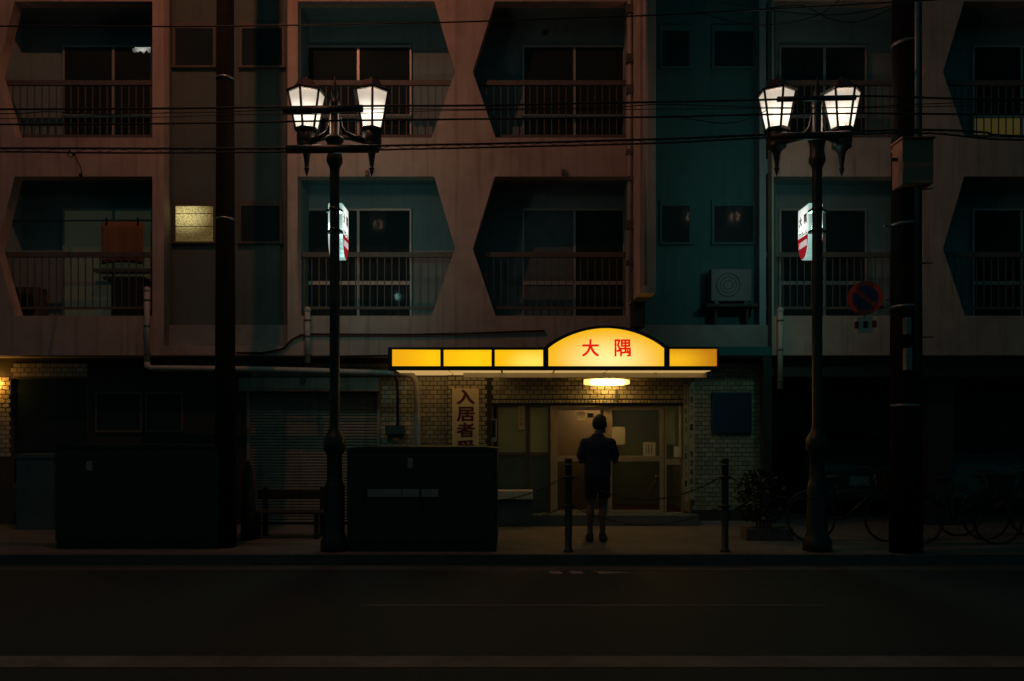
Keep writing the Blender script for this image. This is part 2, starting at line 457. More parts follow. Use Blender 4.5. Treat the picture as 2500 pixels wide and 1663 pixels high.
# balconies
bar_me = MB().box(-0.007, 0.007, -0.007, 0.007, -0.41, 0.41).mesh('bar'); bar_me.materials.append(M['rail'])
units = [(-455, -30), (-30, 386), (715, 1132), (1132, 1547), (1872, 2280), (2280, 2700)]
win_px = [(-350, -110, -232), (161, 371, 280), (753, 1001, 876), (1280, 1520, 1402), (1905, 2109, 2010), (2375, 2620, 2490)]
dz = 2.674
for ui, (a, b) in enumerate(units):
    xa, xb = fx(a), fx(b)
    put('partition', MB().box(xa - 0.05, xa + 0.05, YF + 0.2, YW, 3.25, 8.75), M['inner'], BLD)
    if ui in (1, 3, 5): put('partition', MB().box(xb - 0.05, xb + 0.05, YF + 0.2, YW, 3.25, 8.75), M['inner'], BLD)
    put('balcony_wall', MB().box(xa, xb, YW, YW + 0.12, 3.25, 8.75), M['inner'], BLD)
    for k in (0, 1):
        z0 = k * dz
        put('balcony_slab', MB().box(xa + 0.05, xb - 0.05, YF + 0.2, YW, 5.60 + z0, 5.60 + z0 + (0.22 if k == 0 else 0.4)), M['inner'], BLD)
        rl = put('railing', MB().box(xa + 0.05, xb - 0.05, 12.735, 12.785, 4.31 + z0, 4.385 + z0)
                 .box(xa + 0.05, xb - 0.05, 12.745, 12.775, 3.50 + z0, 3.54 + z0), M['rail'], BLD)
        n = int((xb - xa) / 0.1105)
        for i in range(1, n):
            inst('bar', bar_me, rl, (xa + i * (xb - xa) / n, 12.76, 3.925 + z0))
        # sliding balcony window
        wl, wr, wm = (X(p, YW) for p in win_px[ui])
        zt, zb = 5.17 + z0 - (0.03 if k else 0), 3.30 + z0
        y0, y1 = YW - 0.05, YW - 0.004
        wd = put('balcony_window', MB().box(wl - 0.03, wl, y0, y1, zb, zt).box(wr, wr + 0.03, y0, y1, zb, zt).box(wl - 0.03, wr + 0.03, y0, y1, zt, zt + 0.035)
                 .box(wm - 0.02, wm + 0.02, y0 - 0.004, y1, zb, zt - 0.002).box(wl, wr, y0 + 0.003, y1, zb - 0.03, zb), M['alu'], BLD)
        zm = zb + (0.70 if k == 0 else 0.72)
        for (p, q, s) in ((wl, wm - 0.02, 0), (wm + 0.02, wr, 1)):
            mm = M['darkglass']
            if ui == 3 and k == 0 and s == 0: mm = M['curtain']
            if ui == 1 and k == 0: mm = emit('dim_green_window', (0.58, 0.62, 0.36), 0.017)
            put('pane', MB().box(p + 0.002, q - 0.002, y0 + 0.015, y1, zm + 0.03, zt - 0.002), mm, wd)
            low = mm
            if ui == 5 and k == 1: low = emit('dim_yellow_window', (1.0, 0.72, 0.16), 0.035)
            put('pane', MB().box(p + 0.002, q - 0.002, y0 + 0.015, y1, zb + 0.002, zm - 0.03), low, wd)
        put('middle_rail', MB().box(wl, wr, y0 - 0.002, y1 - 0.001, zm - 0.03, zm + 0.03), M['white'] if ui == 2 else M['alu'], wd)
        if ui == 1 and k == 1:
            cl, cr = X(326, YW), X(371, YW)
            up_, lo_ = [], []
            for i in range(25):
                t = i / 24; xx = cl + (cr - cl) * t
                up_.append((xx, zt - .016)); lo_.append((xx, zt - .05 - .035 * abs(math.sin(t * 8.2)) - .012 * math.sin(t * 23)))
            glow = emit('lit_curtain_top', (0.7, .78, .66), 0.10, (1, 1, .9), (X(350, YW), YW, zt - .04), (.16, 1, .07), .5)
            put('curtain_top', MB().prism(up_ + lo_[::-1], y0 + .008, y0 + .013), glow, wd)
            put('curtain_gap', MB().box(X(332, YW), cr, y0 + .007, y0 + .013, zt - .012, zt - .004), emit('lit_gap', (.9, 1, .85), .45), wd)
# recess windows
def recess_window(l, r, t, b, lit=False, teal=False):
    YR = YR_REC if teal else YL_REC
    xl, xr, zt, zb = X(l, YR), X(r, YR), Z(t, YR), Z(b, YR)
    y0, y1 = YR - 0.035, YR - 0.002
    fm = M['tealshade'] if teal else M['rail']
    w = put('stair_window', MB().box(xl - 0.04, xl, y0, y1, zb, zt).box(xr, xr + 0.04, y0, y1, zb, zt).box(xl - 0.04, xr + 0.04, y0, y1, zt, zt + 0.09).box(xl - 0.05, xr + 0.05, y0 - 0.03, y1, zb - 0.03, zb), fm, BLD)
    if lit:
        em = emit('lit_wavy_glass', (0.46, 0.33, 0.10), 0.20, (1.0, 0.80, 0.30), (xl + 0.18, YR, zt - 0.14), (0.46, 1, 0.36), 0.80, noise=0.5)
        zs = [zt, Z(523, YR), Z(554, YR), zb]
        for i in range(3):
            put('pane', MB().box(xl + 0.003, xr - 0.003, y0 + 0.012, y1, zs[i + 1] + 0.006, zs[i] - 0.004), em, w)
            if i: put('glazing_bar', MB().box(xl, xr, y0 + 0.004, y1 - 0.003, zs[i] - 0.003, zs[i] + 0.005), M['black'], w)
    else:
        put('pane', MB().box(xl + 0.003, xr - 0.003, y0 + 0.012, y1, zb + 0.003, zt - 0.003), M['darkglass'], w)
    return w
recess_window(430, 522, 504, 592, lit=True)
recess_window(590, 684, 504, 592)
recess_window(430, 522, 72, 164)
recess_window(592, 690, 72, 164)
for t, b in ((504, 594), (78, 166)):
    recess_window(1616, 1682, t, b, teal=True); recess_window(1743, 1838, t, b, teal=True)

# duct and clamped pipe on the pier beside the recess
XF0, XF1, YFIN = 1.781, 2.004, 11.42
ZFIN = Z(716, YFIN)
fin = put('projecting_fin', MB().box(XF0, XF1, YFIN, YF - .001, ZFIN, ZT), M['plaster'], BLD, 0.006)
put('downpipe', MB().tube([(XF0 + .07, YFIN - .045, ZFIN + .1), (XF0 + .07, YFIN - .045, ZT)], 0.03, 10), M['plaster'], fin)
put('downpipe', MB().tube([(XF0 - .045, 12.05, ZFIN - .02), (XF0 - .045, 12.05, ZT)], 0.035, 10), M['pvc'], fin)
for y in (20, 140, 215, 372, 438, 545, 642):
    z = Z(y, 12.05)
    put('clamp', MB().box(XF0 - .10, XF0 - .001, 11.99, 12.11, z - .03 - .03 * (y % 3), z + .03), M['rail'], fin)
put('fin_foot', MB().box(XF0 + .02, XF1 - .02, 12.2, YF - .003, Z(800, 12.3), ZFIN - .002), M['siding'], BLD)
# low drain pipes on the left half
def drain(px, top, bot, r=0.043, label=None):
    pts = [P(px, top, YF - 0.06), P(px, bot, YF - 0.06)]
    o = put('drain_pipe', MB().tube(pts, r, 12).ball(P(px, top, YF - 0.06), r * 1.25, 8), M['pvc'], BLD)
    for y in (top + 25, (top + bot) / 2, bot - 20):
        c = P(px, y, YF - 0.06)
        put('clamp', MB().tube([c - Vector((0, 0, .012)), c + Vector((0, 0, .012))], r * 1.18, 12), M['rail'], o)
drain(359, 708, 885); drain(751, 757, 886); drain(1905, 758, 950)
YP = 12.42
put('drain_pipe', MB().tube([P(359, 885, YP), P(360, 894, YP), P(370, 899, YP), P(577, 901, YP), P(760, 905, YP), P(990, 913, YP), P(1008, 918, YP), P(1016, 935, YP), P(1018, 1000, YP), P(1018, 1090, YP), P(1018, 1290, YP)], 0.045, 12), M['pvc'], BLD)
put('facade_cable', MB().tube([P(577, 862, YF - .03), P(640, 862, YF - .03), P(690, 852, YF - .03), P(712, 830, YF - .03), P(735, 818, YF - .03), P(760, 816, YF - .03), P(1000, 817, YF - .03), P(1150, 814, YF - .03), P(1330, 808, YF - .03)], 0.016, 8), M['wire'], BLD)
put('facade_cable', MB().tube([P(577, 872, YF - .03), P(700, 871, YF - .03), P(960, 868, YF - .03)], 0.012, 8), M['wire'], BLD)

# ground floor: mortar wall with glazed bricks
YB = 13.0
def bx(px): return X(px, YB)
def bz(py): return Z(py, YB)
GZ = GROUND
xl_hall, xr_hall = bx(1200), bx(1690)
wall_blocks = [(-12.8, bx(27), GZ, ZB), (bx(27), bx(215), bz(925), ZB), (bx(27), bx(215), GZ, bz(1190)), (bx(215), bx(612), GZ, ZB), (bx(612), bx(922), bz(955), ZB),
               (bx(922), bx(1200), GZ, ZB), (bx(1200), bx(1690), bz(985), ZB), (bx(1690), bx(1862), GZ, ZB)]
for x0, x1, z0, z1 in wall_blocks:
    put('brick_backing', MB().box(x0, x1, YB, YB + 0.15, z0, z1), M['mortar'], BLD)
put('dark_siding', MB().box(bx(215), bx(612), YB - .012, YB - .001, GZ, ZB - .003), M['siding'], BLD)
put('brick_pillar', MB().box(bx(1094), bx(1190), YB - 0.12, YB - 0.002, GZ, ZB - 0.002), M['mortar'], BLD)
BW, BH, JP = 0.108, 0.0605, 0.118
PR = 0.0705
top0 = bz(985)            # courses hang from the door head
bricks = []               # (score, centre, width, height, y)
def course(x0, x1, z0, z1, Y, score, n_off=0):
    z = top0
    k = 0
    lo = int(math.floor((z0 - top0) / PR)); hi = int((z1 - top0) / PR)
    for r in range(lo, hi):
        zc = top0 + (r + 0.5) * PR
        if zc - BH / 2 < z0 or zc + BH / 2 > z1: continue
        off = (r % 2) * JP / 2
        i0 = int(math.floor((x0 - off) / JP)) - 1; i1 = int((x1 - off) / JP) + 1
        for i in range(i0, i1 + 1):
            a = max(off + i * JP, x0 + 0.004); b = min(off + i * JP + BW, x1 - 0.004)
            if b - a < 0.03: continue
            bricks.append((score(a, zc), (a + b) / 2, zc, b - a, BH, Y))
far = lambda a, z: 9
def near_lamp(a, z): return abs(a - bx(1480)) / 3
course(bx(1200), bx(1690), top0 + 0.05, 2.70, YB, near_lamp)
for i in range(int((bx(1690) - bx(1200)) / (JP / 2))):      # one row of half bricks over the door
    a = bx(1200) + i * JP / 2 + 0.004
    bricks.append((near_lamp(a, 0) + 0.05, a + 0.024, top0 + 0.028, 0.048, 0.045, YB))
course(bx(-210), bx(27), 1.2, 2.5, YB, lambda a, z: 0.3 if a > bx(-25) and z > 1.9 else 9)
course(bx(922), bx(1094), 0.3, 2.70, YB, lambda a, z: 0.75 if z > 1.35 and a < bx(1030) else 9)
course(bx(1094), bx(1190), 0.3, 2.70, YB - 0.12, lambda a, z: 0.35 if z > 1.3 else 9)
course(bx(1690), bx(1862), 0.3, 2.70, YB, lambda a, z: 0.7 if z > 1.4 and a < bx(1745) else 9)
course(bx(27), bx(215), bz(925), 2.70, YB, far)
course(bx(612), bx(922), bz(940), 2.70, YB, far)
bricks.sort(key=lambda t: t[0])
bcache = {}
for s, xc, zc, w, h, Y in bricks[:300]:
    key = (round(w, 3), round(h, 3))
    if key not in bcache:
        m = MB(); e = 0.004
        m.v = [(-w / 2, 0, -h / 2), (w / 2, 0, -h / 2), (w / 2, 0, h / 2), (-w / 2, 0, h / 2), (-w / 2 + e, -.011, -h / 2 + e), (w / 2 - e, -.011, -h / 2 + e), (w / 2 - e, -.011, h / 2 - e), (-w / 2 + e, -.011, h / 2 - e)]
        m.f = [(4, 5, 6, 7), (0, 1, 5, 4), (1, 2, 6, 5), (2, 3, 7, 6), (3, 0, 4, 7), (3, 2, 1, 0)]; m.sm = [False] * 6
        bcache[key] = m.mesh('brick'); bcache[key].materials.append(M['brick'])
    inst('brick', bcache[key], BLD, (xc, Y + 0.001 - random.uniform(0, .002), zc), (random.uniform(-.012, .012), 0, random.uniform(-.012, .012)))
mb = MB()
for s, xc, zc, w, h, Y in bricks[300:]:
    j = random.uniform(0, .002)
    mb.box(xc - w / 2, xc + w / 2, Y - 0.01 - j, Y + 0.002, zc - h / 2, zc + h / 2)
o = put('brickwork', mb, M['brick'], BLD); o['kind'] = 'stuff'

# shop window in the left bay, and a dark window beside it
wd = put('shop_window', MB().box(bx(27), bx(215), YB + .02, YB + .08, bz(1190), bz(1180)).box(bx(27), bx(31), YB + .02, YB + .08, bz(1180), bz(925)).box(bx(211), bx(215), YB + .02, YB + .08, bz(1180), bz(925)), M['rail'], BLD)
put('pane', MB().box(bx(31), bx(211), YB + .04, YB + .06, bz(1180), bz(925)), M['darkglass'], wd)
for l, r in ((240, 345), (362, 445)):
    wd = put('ground_window', MB().box(bx(l) - .03, bx(r) + .03, YB - .05, YB - .013, bz(1050), bz(1056)).box(bx(l) - .03, bx(r) + .03, YB - .05, YB - .012, bz(962), bz(957)).box(bx(l) - .03, bx(l), YB - .05, YB - .012, bz(1050), bz(962)).box(bx(r), bx(r) + .03, YB - .05, YB - .012, bz(1050), bz(962)), M['rail'], BLD)
    put('pane', MB().box(bx(l), bx(r), YB - .035, YB - .015, bz(1050), bz(962)), M['darkglass'], wd)
# roller shutter
sh = put('roller_shutter', MB().box(bx(594), bx(930), YB - .22, YB - .012, bz(957), bz(925)).box(bx(605), bx(612), YB - .06, YB - .012, GZ, bz(957)).box(bx(922), bx(929), YB - .06, YB - .012, GZ, bz(957)), M['shutter'], BLD)
sl = MB()
prof = [(0, 0), (-0.012, 0.008), (-0.016, 0.022), (-0.012, 0.037), (0, 0.045), (0.006, 0.045), (0.006, 0)]
w2 = (bx(922) - bx(612)) / 2
sl.v = [(-w2, y, z) for y, z in prof] + [(w2, y, z) for y, z in prof]
n = len(prof); sl.f = [tuple(range(n)), tuple(range(n, 2 * n))] + [(i, (i + 1) % n, n + (i + 1) % n, n + i) for i in range(n)]; sl.sm = [False] * len(sl.f)
sme = sl.mesh('slat'); sme.materials.append(M['shutter'])
z = GZ + 0.03
while z < bz(957):
    inst('slat', sme, sh, ((bx(612) + bx(922)) / 2, YB + 0.0, z)); z += 0.047
# meter and conduit beside the shutter
mt = put('meter_box', MB().box(bx(944), bx(990), YB - .14, YB - .013, bz(1060), bz(1040)).box(bx(950), bx(984), YB - .10, YB - .013, bz(1068), bz(1060)), M['acgrey'], BLD, 0.004)
put('meter_tag', MB().box(bx(961), bx(977), YB - .12, YB - .10, bz(1077), bz(1069)), M['towel'], mt)
put('conduit', MB().tube([P(948, 905, 12.6), P(962, 912, 12.65), P(969, 930, 12.75), P(971, 960, 12.88), P(971, 1040, 12.9)], 0.022, 8), M['wire'], BLD)

# entrance: step, hall, doors
YD = 13.1
put('entrance_step', MB().box(bx(1200), bx(1700), 12.80, YD + .1, GZ, 0.29), M['step'], BLD, 0.008)
put('door_sill', MB().box(X(1322, YD), X(1406, YD), YD - .09, YD - .06, 0.29, 0.305).box(X(1563, YD), X(1668, YD), YD - .09, YD - .06, 0.29, 0.305), M['alu'], BLD)
put('hall_floor', MB().box(xl_hall, xr_hall, YD + .1, 16.2, GZ, 0.29), M['redmat'], BLD)
put('hall_side_wall', MB().box(xl_hall - .1, xl_hall, YD + .06, 16.2, GZ, ZB), M['hallwall'], BLD)
put('hall_side_wall', MB().box(xr_hall, xr_hall + .1, YD + .06, 16.2, GZ, ZB), M['hallgreen'], BLD)
put('hall_back_wall', MB().box(xl_hall, xr_hall, 16.2, 16.3, GZ, ZB), M['hallgreen'], BLD)
put('hall_partition', MB().box(X(1330, YD), X(1478, YD), YD + .75, YD + .8, .29, 2.2), M['hallwall'], BLD)
put('hall_partition', MB().box(X(1480, YD), xr_hall - .002, 14.6, 14.65, .292, 2.2), M['hallgreen'], BLD)
put('hall_ceiling', MB().box(xl_hall, xr_hall, YD + .06, 16.2, 2.22, 2.3), M['hallwall'], BLD)
def door_frame(name, l, r, t, b, mid, parent, sx=0.065):
    x0, x1, z0, z1 = X(l, YD), X(r, YD), Z(b, YD), Z(t, YD)
    a = MB().box(x0, x0 + sx, YD - .03, YD + .03, z0, z1).box(x1 - sx, x1, YD - .03, YD + .03, z0, z1).box(x0 + sx, x1 - sx, YD - .03, YD + .03, z1 - sx, z1).box(x0 + sx, x1 - sx, YD - .03, YD + .03, z0, z0 + sx)
    zm = Z(mid, YD)
    a.box(x0 + sx, x1 - sx, YD - .028, YD + .028, zm - .045, zm + .045)
    d = put(name, a, M['doorframe'], parent, 0.004)
    put('pane', MB().box(x0 + sx, x1 - sx, YD - .004, YD + .004, zm + .045, z1 - sx), M['glass'], d)
    put('pane', MB().box(x0 + sx, x1 - sx, YD - .004, YD + .004, z0 + sx, zm - .045), M['dimglass'], d)
    return d
d1 = door_frame('door', 1351, 1483, 992, 1255, 1120, BLD)
put('handle', MB().tube([P(1477, 1095, YD - .08), P(1477, 1140, YD - .08)], .011, 8).tube([P(1477, 1098, YD - .08), P(1477, 1098, YD - .02)], .008, 6).tube([P(1477, 1137, YD - .08), P(1477, 1137, YD - .02)], .008, 6), M['steel'], d1)
d2 = door_frame('door', 1484, 1620, 992, 1255, 1120, BLD)
put('handle', MB().tube([P(1490, 1095, YD - .08), P(1490, 1140, YD - .08)], .011, 8).tube([P(1490, 1098, YD - .08), P(1490, 1098, YD - .02)], .008, 6).tube([P(1490, 1137, YD - .08), P(1490, 1137, YD - .02)], .008, 6), M['steel'], d2)
sp = door_frame('side_light', 1622, 1668, 992, 1255, 1128, BLD, 0.03)
put('mullion', MB().box(X(1344, YD), X(1351, YD), YD - .05, YD + .05, .29, bz(985)), M['doorframe'], BLD)
put('door_head', MB().box(bx(1200), bx(1690), YD - .06, YD + .06, Z(991, YD), bz(985) + .01), M['rail'], BLD)
for l, r in ((1212, 1288), (1290, 1343)):
    w = put('side_panel', MB().box(X(l, YD), X(r, YD), YD - .02, YD + .02, Z(1112, YD), Z(1104, YD)).box(X(l, YD), X(l, YD) + .03, YD - .021, YD + .021, .29, Z(992, YD)).box(X(r, YD) - .03, X(r, YD), YD - .021, YD + .021, .29, Z(992, YD)), M['rail'], BLD)
    put('upper_panel', MB().box(X(l, YD) + .03, X(r, YD) - .03, YD - .01, YD + .01, Z(1104, YD), Z(992, YD)), M['hallgreen'], w)
    put('lower_panel', MB().box(X(l, YD) + .03, X(r, YD) - .03, YD - .01, YD + .01, .29, Z(1112, YD)), M['tealpanel'], w)
put('pier_plinth', MB().box(bx(1702), bx(1862), YB - .10, YB - .013, GZ, GZ + .06), M['concrete'], BLD)
put('low_shelf', MB().box(X(1195, 12.7), X(1301, 12.7), 12.65, 12.98, .55, .68), M['white'], BLD, 0.006)
put('shelf_box', MB().box(X(1195, 12.7) + .02, X(1301, 12.7) - .02, 12.70, 12.97, GZ, .545), M['tealpanel'], BLD)

HL = thing('hall_lamp', 'small round ceiling lamp inside the entrance hall above the doors', 'lamp', (X(1450, 13.5), 13.5, 2.15))
put('base', MB().lathe([(.12, 2.2), (.12, 2.217)], X(1450, 13.5), 13.5, 16), M['white'], HL)
put('globe', MB().lathe([(.03, 2.15), (.09, 2.165), (.11, 2.198)], X(1450, 13.5), 13.5, 16), emit('hall_lamp_glow', (1, .66, .34), 24), HL)

# open parking bay under the right part of the building
put('parking_back_wall', MB().box(bx(1862), 12.8, 18.0, 18.15, GZ, ZB), M['concrete'], BLD)
put('parking_side_wall', MB().box(bx(1862), bx(1862) + .15, YB + .15, 18, GZ, ZB), M['concrete'], BLD)
for px in (2330, 2950):
    put('column', MB().box(fx(px) - .2, fx(px) + .2, 12.9, 13.3, GZ, ZB), M['siding'], BLD)
put('lintel_beam', MB().box(bx(1862) + .0, 13, 12.72, 12.9, 2.45, ZB), M['mortar'], BLD)

# ------------------------------------------------------------------ the lit awning sign over the door
YS = 11.9
def sx_(px): return X(px, YS)
def sz_(py): return Z(py, YS)
AW = thing('awning_sign', 'yellow backlit awning sign with an arched middle panel over the entrance', 'shop sign', (sx_(1350), YS, sz_(904)))
arch = []
for i in range(0, 25):
    t = i / 24
    px = 1339 + (1622 - 1339) * t
    arch.append((px, 850 - 49 * (1 - (2 * t - 1) ** 2) ** 0.92))
def lp(pts): return [(sx_(a), sz_(b)) for a, b in pts]
outer = [(947, 904), (1755, 904), (1755, 847), (1632, 847)] + [(1480 + (a - 1480) * 1.045, b - 6) for a, b in arch[::-1]] + [(1329, 848), (947, 848)]
holes = [[(957, 853), (1075, 854), (1075, 894), (957, 894)], [(1083, 854), (1200, 854), (1200, 894), (1083, 894)], [(1208, 854), (1326, 854), (1326, 894), (1208, 894)],
         [(1339, 894)] + [(a, b) for a, b in arch] + [(1622, 894)], [(1635, 852), (1751, 852), (1751, 894), (1635, 894)]]
put('sign_frame', sheet([lp(outer)] + [lp(h) for h in holes], YS, YS + .06), M['black'], AW)
put('sign_box', sheet([lp([(948, 903), (1754, 903), (1754, 848), (1631, 848)] + [(1480 + (a - 1480) * 1.04, b - 5) for a, b in arch[::-1]] + [(1330, 849), (948, 849)])], YS + .085, YS + .32), M['black'], AW)
yel, pale = (1.0, 0.50, 0.004), (1.0, 0.86, 0.30)
emits = [emit('sign_glow', (0.95, 0.42, 0.006), 0.95, (1, .57, .004), (sx_(1060), YS, sz_(874)), (0.55, 1, .4), 1.0),
         emit('sign_glow', yel, 1.0, (1, .60, .006), (sx_(1160), YS, sz_(880)), (0.5, 1, .4), 1.02),
         emit('sign_glow', (1, .52, .004), 1.0, (1, .76, .10), (sx_(1300), YS, sz_(884)), (0.5, 1, .25), 1.05),
         emit('sign_glow', (1, .50, .006), 0.95, (1, .84, .30), (sx_(1485), YS, sz_(878)), (0.95, 1, .48), 1.08),
         emit('sign_glow', (.60, .22, .006), 0.85, (1, .52, .012), (sx_(1650), YS, sz_(880)), (0.65, 1, .30), 0.95)]
pans = []
for i, h in enumerate(holes):
    pans.append(put('arched_panel' if i == 3 else 'sign_panel', sheet([lp(h)], YS + .03, YS + .045), emits[i], AW))
red = emit('lit_red_letter', (0.80, 0.008, 0.004), 0.95)
lettering('大', sx_(1463) - sx_(1421), sz_(828) - sz_(870), (sx_(1442), YS + .027, sz_(849)), red, pans[3], bold=0.018)
lettering('隅', sx_(1541) - sx_(1501), sz_(828) - sz_(870), (sx_(1521), YS + .027, sz_(849)), red, pans[3], bold=0.018)
zs = sz_(904)
soff = emit('soffit_glow', (1, .62, .21), .50)
n6 = [(966, 1092), (1096, 1222), (1227, 1352), (1357, 1482), (1487, 1612), (1617, 1738)]
for a, b in n6:
    put('soffit_panel', MB().box(sx_(a), sx_(b), YS + .07, 12.38, zs - .004, zs + .010), soff, AW)
    put('soffit_panel', MB().box(sx_(a), sx_(b), 12.475, 12.94, zs - .004, zs + .010), soff if b < 1300 else M['white'], AW)  # unseen glow added behind the beam to brighten the pillar end
put('awning_canopy', MB().box(sx_(950), sx_(1752), YS + .322, 12.48, zs + .012, zs + .20), M['black'], AW)
put('fascia_beam', MB().box(X(1131, 12.35), X(1727, 12.35), 12.385, 12.46, Z(922, 12.35), Z(909, 12.35)), M['white'], AW, 0.006)

# tube light on the bricks over the door
TL = thing('tube_light', 'glowing wall tube light on the bricks over the entrance doors', 'lamp', P(1480, 933, 12.93))
tz = Z(933, 12.9)
put('back_plate', MB().box(X(1424, 12.97), X(1537, 12.97), 12.902, 12.986, tz - .035, tz + .05), M['white'], TL)
tube = MB()
xa, xb = X(1425, 12.9), X(1536, 12.9)
pr = [(12.90, .045), (12.85, .040), (12.815, .015), (12.815, -.02), (12.85, -.045), (12.90, -.05)]
def ring(x, k): return [(x, 12.90 + (y - 12.90) * k, tz + z * k) for y, z in pr]
rs = [ring(xa, .75), ring(xa + .03, 1), ring(xb - .09, 1), ring(xb - .02, .72), ring(xb, .7)]
for r in rs: tube.v += r
for i in range(4):
    for k in range(6): tube.f.append((i * 6 + k, i * 6 + (k + 1) % 6, (i + 1) * 6 + (k + 1) % 6, (i + 1) * 6 + k))
tube.f += [tuple(range(6)), tuple(range(24, 30))]; tube.sm = [False] * len(tube.f)
put('diffuser', tube, emit('tube_glow', (1.0, .58, .14), 1.6, (1.0, .62, .16), (X(1482, 12.9), 12.9, tz), (.36, .2, .10), 62.0), TL)
put('pull_switch', MB().box(X(1502, 12.97), X(1508, 12.97), 12.955, 12.985, Z(976, 12.97), Z(950, 12.97)), M['acgrey'], TL)

# wall lamp beyond the left edge of the picture
WL = thing('wall_lamp', 'orange glowing wall lamp on the bricks at the corner of the shop window', 'lamp', P(-22, 935, 12.9))
put('bracket', MB().box(bx(-28), bx(-14), 12.93, 12.985, bz(940), bz(926)), M['black'], WL)
put('globe', MB().ball(P(-20, 937, 12.90), 0.05, 12), emit('wall_lamp_glow', (1, .46, .07), 60), WL)

# ------------------------------------------------------------------ signs and papers at the entrance
def plain(name, l, r, t, b, Y, m, label, cat, th=.008, group=None):
    return solo(name, MB().box(X(l, Y), X(r, Y), Y - th, Y, Z(b, Y), Z(t, Y)), m, label, cat, group)
NB = thing('vertical_signboard', 'tall cream signboard with dark red characters on the brick pillar', 'sign', P(1137, 1200, 12.865))
put('board', MB().box(X(1104, 12.86), X(1169, 12.86), 12.835, 12.866, Z(1185, 12.86), Z(949, 12.86)), M['banner'], NB)
for ch, y in (('入', 969), ('居', 1011), ('者', 1050), ('受', 1092), ('付', 1134)):
    lettering(ch, X(1159, 12.83) - X(1115, 12.83), Z(0, 12.83) - Z(36, 12.83), P(1137, y, 12.833), M['crimson'], NB, bold=0.026, depth=.002)
for (l, r, t, b, lab, ins) in ((1669, 1680, 938, 1225, 'narrow weathered nameplate next to the glass side light', '入居御案内　大隅アパート'), (1682, 1695, 933, 1219, 'narrow pale nameplate on the edge of the brick pier', '大隅アパート　管理事務所')):
    npl = thing('nameplate', lab, 'sign', P((l + r) / 2, b, 12.96), 'nameplates beside the entrance')
    put('board', MB().box(X(l, 12.96), X(r, 12.96), 12.945, 12.965, Z(b, 12.96), Z(t, 12.96)), M['cream'], npl)
    n = len(ins); hh = (b - t) / (n + 1)
    for i, chx in enumerate(ins):
        if chx == '　': continue
        chx = '｜' if chx == 'ー' else chx
        lettering(chx, X(r - 3, 12.96) - X(l + 3, 12.96), (Z(0, 12.96) - Z(hh * .7, 12.96)), P((l + r) / 2, t + hh * (i + 1), 12.943), M['wood'], npl, depth=.001, bold=.01)
plain('paper_note', 1408, 1428, 1006, 1026, YD - .012, M['tape'], 'small square white note taped inside the first entrance door', 'note', .003)
st = solo('sticker', MB().box(X(1434, 13.09), X(1449, 13.09), 13.085, 13.09, Z(1020, 13.09), Z(1009, 13.09)), M['ink'], 'small dark sticker on the door glass above the head', 'sticker')
po = thing('poster', 'pale blank poster with dark corner pins on the second entrance door', 'poster', P(1510, 1086, YD - .04))
put('sheet', MB().box(X(1494, 13.06), X(1526, 13.06), 13.055, 13.060, Z(1086, 13.06), Z(1042, 13.06)), M['tape'], po)
for a, b in ((1496, 1044), (1524, 1044), (1496, 1084), (1524, 1084)):
    put('pin', MB().ball(P(a, b, 13.052), .008, 6), M['ink'], po)
pn = thing('notice_sheet', 'low ruled notice sheet at the corner of the second door glass', 'notice', P(1585, 1112, 13.085))
put('sheet', MB().box(X(1570, 13.085), X(1600, 13.085), 13.082, 13.086, Z(1113, 13.085), Z(1080, 13.085)), M['tape'], pn)
for x in (1577, 1583, 1590): put('print', MB().box(X(x, 13.08), X(x + 1.4, 13.08), 13.0795, 13.0815, Z(1108, 13.08), Z(1084, 13.08)), M['wood'], pn)
vp = thing('vertical_plate', 'small vertical plate with brown writing on the side panel', 'sign', P(1273, 1049, 13.06))
put('board', MB().box(X(1266, 13.07), X(1280, 13.07), 13.062, 13.074, Z(1049, 13.07), Z(990, 13.07)), M['cream'], vp)
for i, ch in enumerate('入口注意'):
    lettering(ch, .05, .055, P(1273, 999 + 12 * i, 13.06), M['towel'], vp, depth=.001, bold=.01)
ic = thing('intercom', 'slim framed intercom plate beside the brick pillar', 'intercom', P(1205, 1078, 13.06))
put('case', MB().box(X(1198, 13.07), X(1213, 13.07), 13.04, 13.074, Z(1078, 13.07), Z(1023, 13.07)), M['alu'], ic)
put('face', MB().box(X(1201, 13.04), X(1210, 13.04), 13.036, 13.041, Z(1068, 13.04), Z(1026, 13.04)), M['ink'], ic)
plain('paper_strip', 1628, 1648, 992, 1085, YD - .036, M['hallgreen'], 'long greenish paper strip hanging on the side light glass', 'notice', .003)
plain('paper_strip', 1657, 1663, 990, 1088, YD - .036, M['tape'], 'thin white paper strip along the edge of the side light', 'notice', .003)
plain('paper_note', 1645, 1664, 1090, 1116, YD - .042, M['tape'], 'small cream paper under the strips on the side light', 'note', .003)
bp = thing('blue_noticeboard', 'dark blue rounded board on the brick pier', 'sign', P(1786, 1059, 12.96))
put('board', MB().box(X(1737, 12.95), X(1835, 12.95), 12.93, 12.985, Z(1059, 12.95), Z(957, 12.95)), M['blue'], bp, 0.02)
bm_ = solo('broom', MB().tube([P(1568, 1222, 13.2), P(1602, 1170, 13.3)], .011, 8).tube([P(1602, 1170, 13.3), P(1606, 1162, 13.31)], [.03, .05], 8), M['cream'], 'pale broom handle leaning behind the second door glass', 'broom')

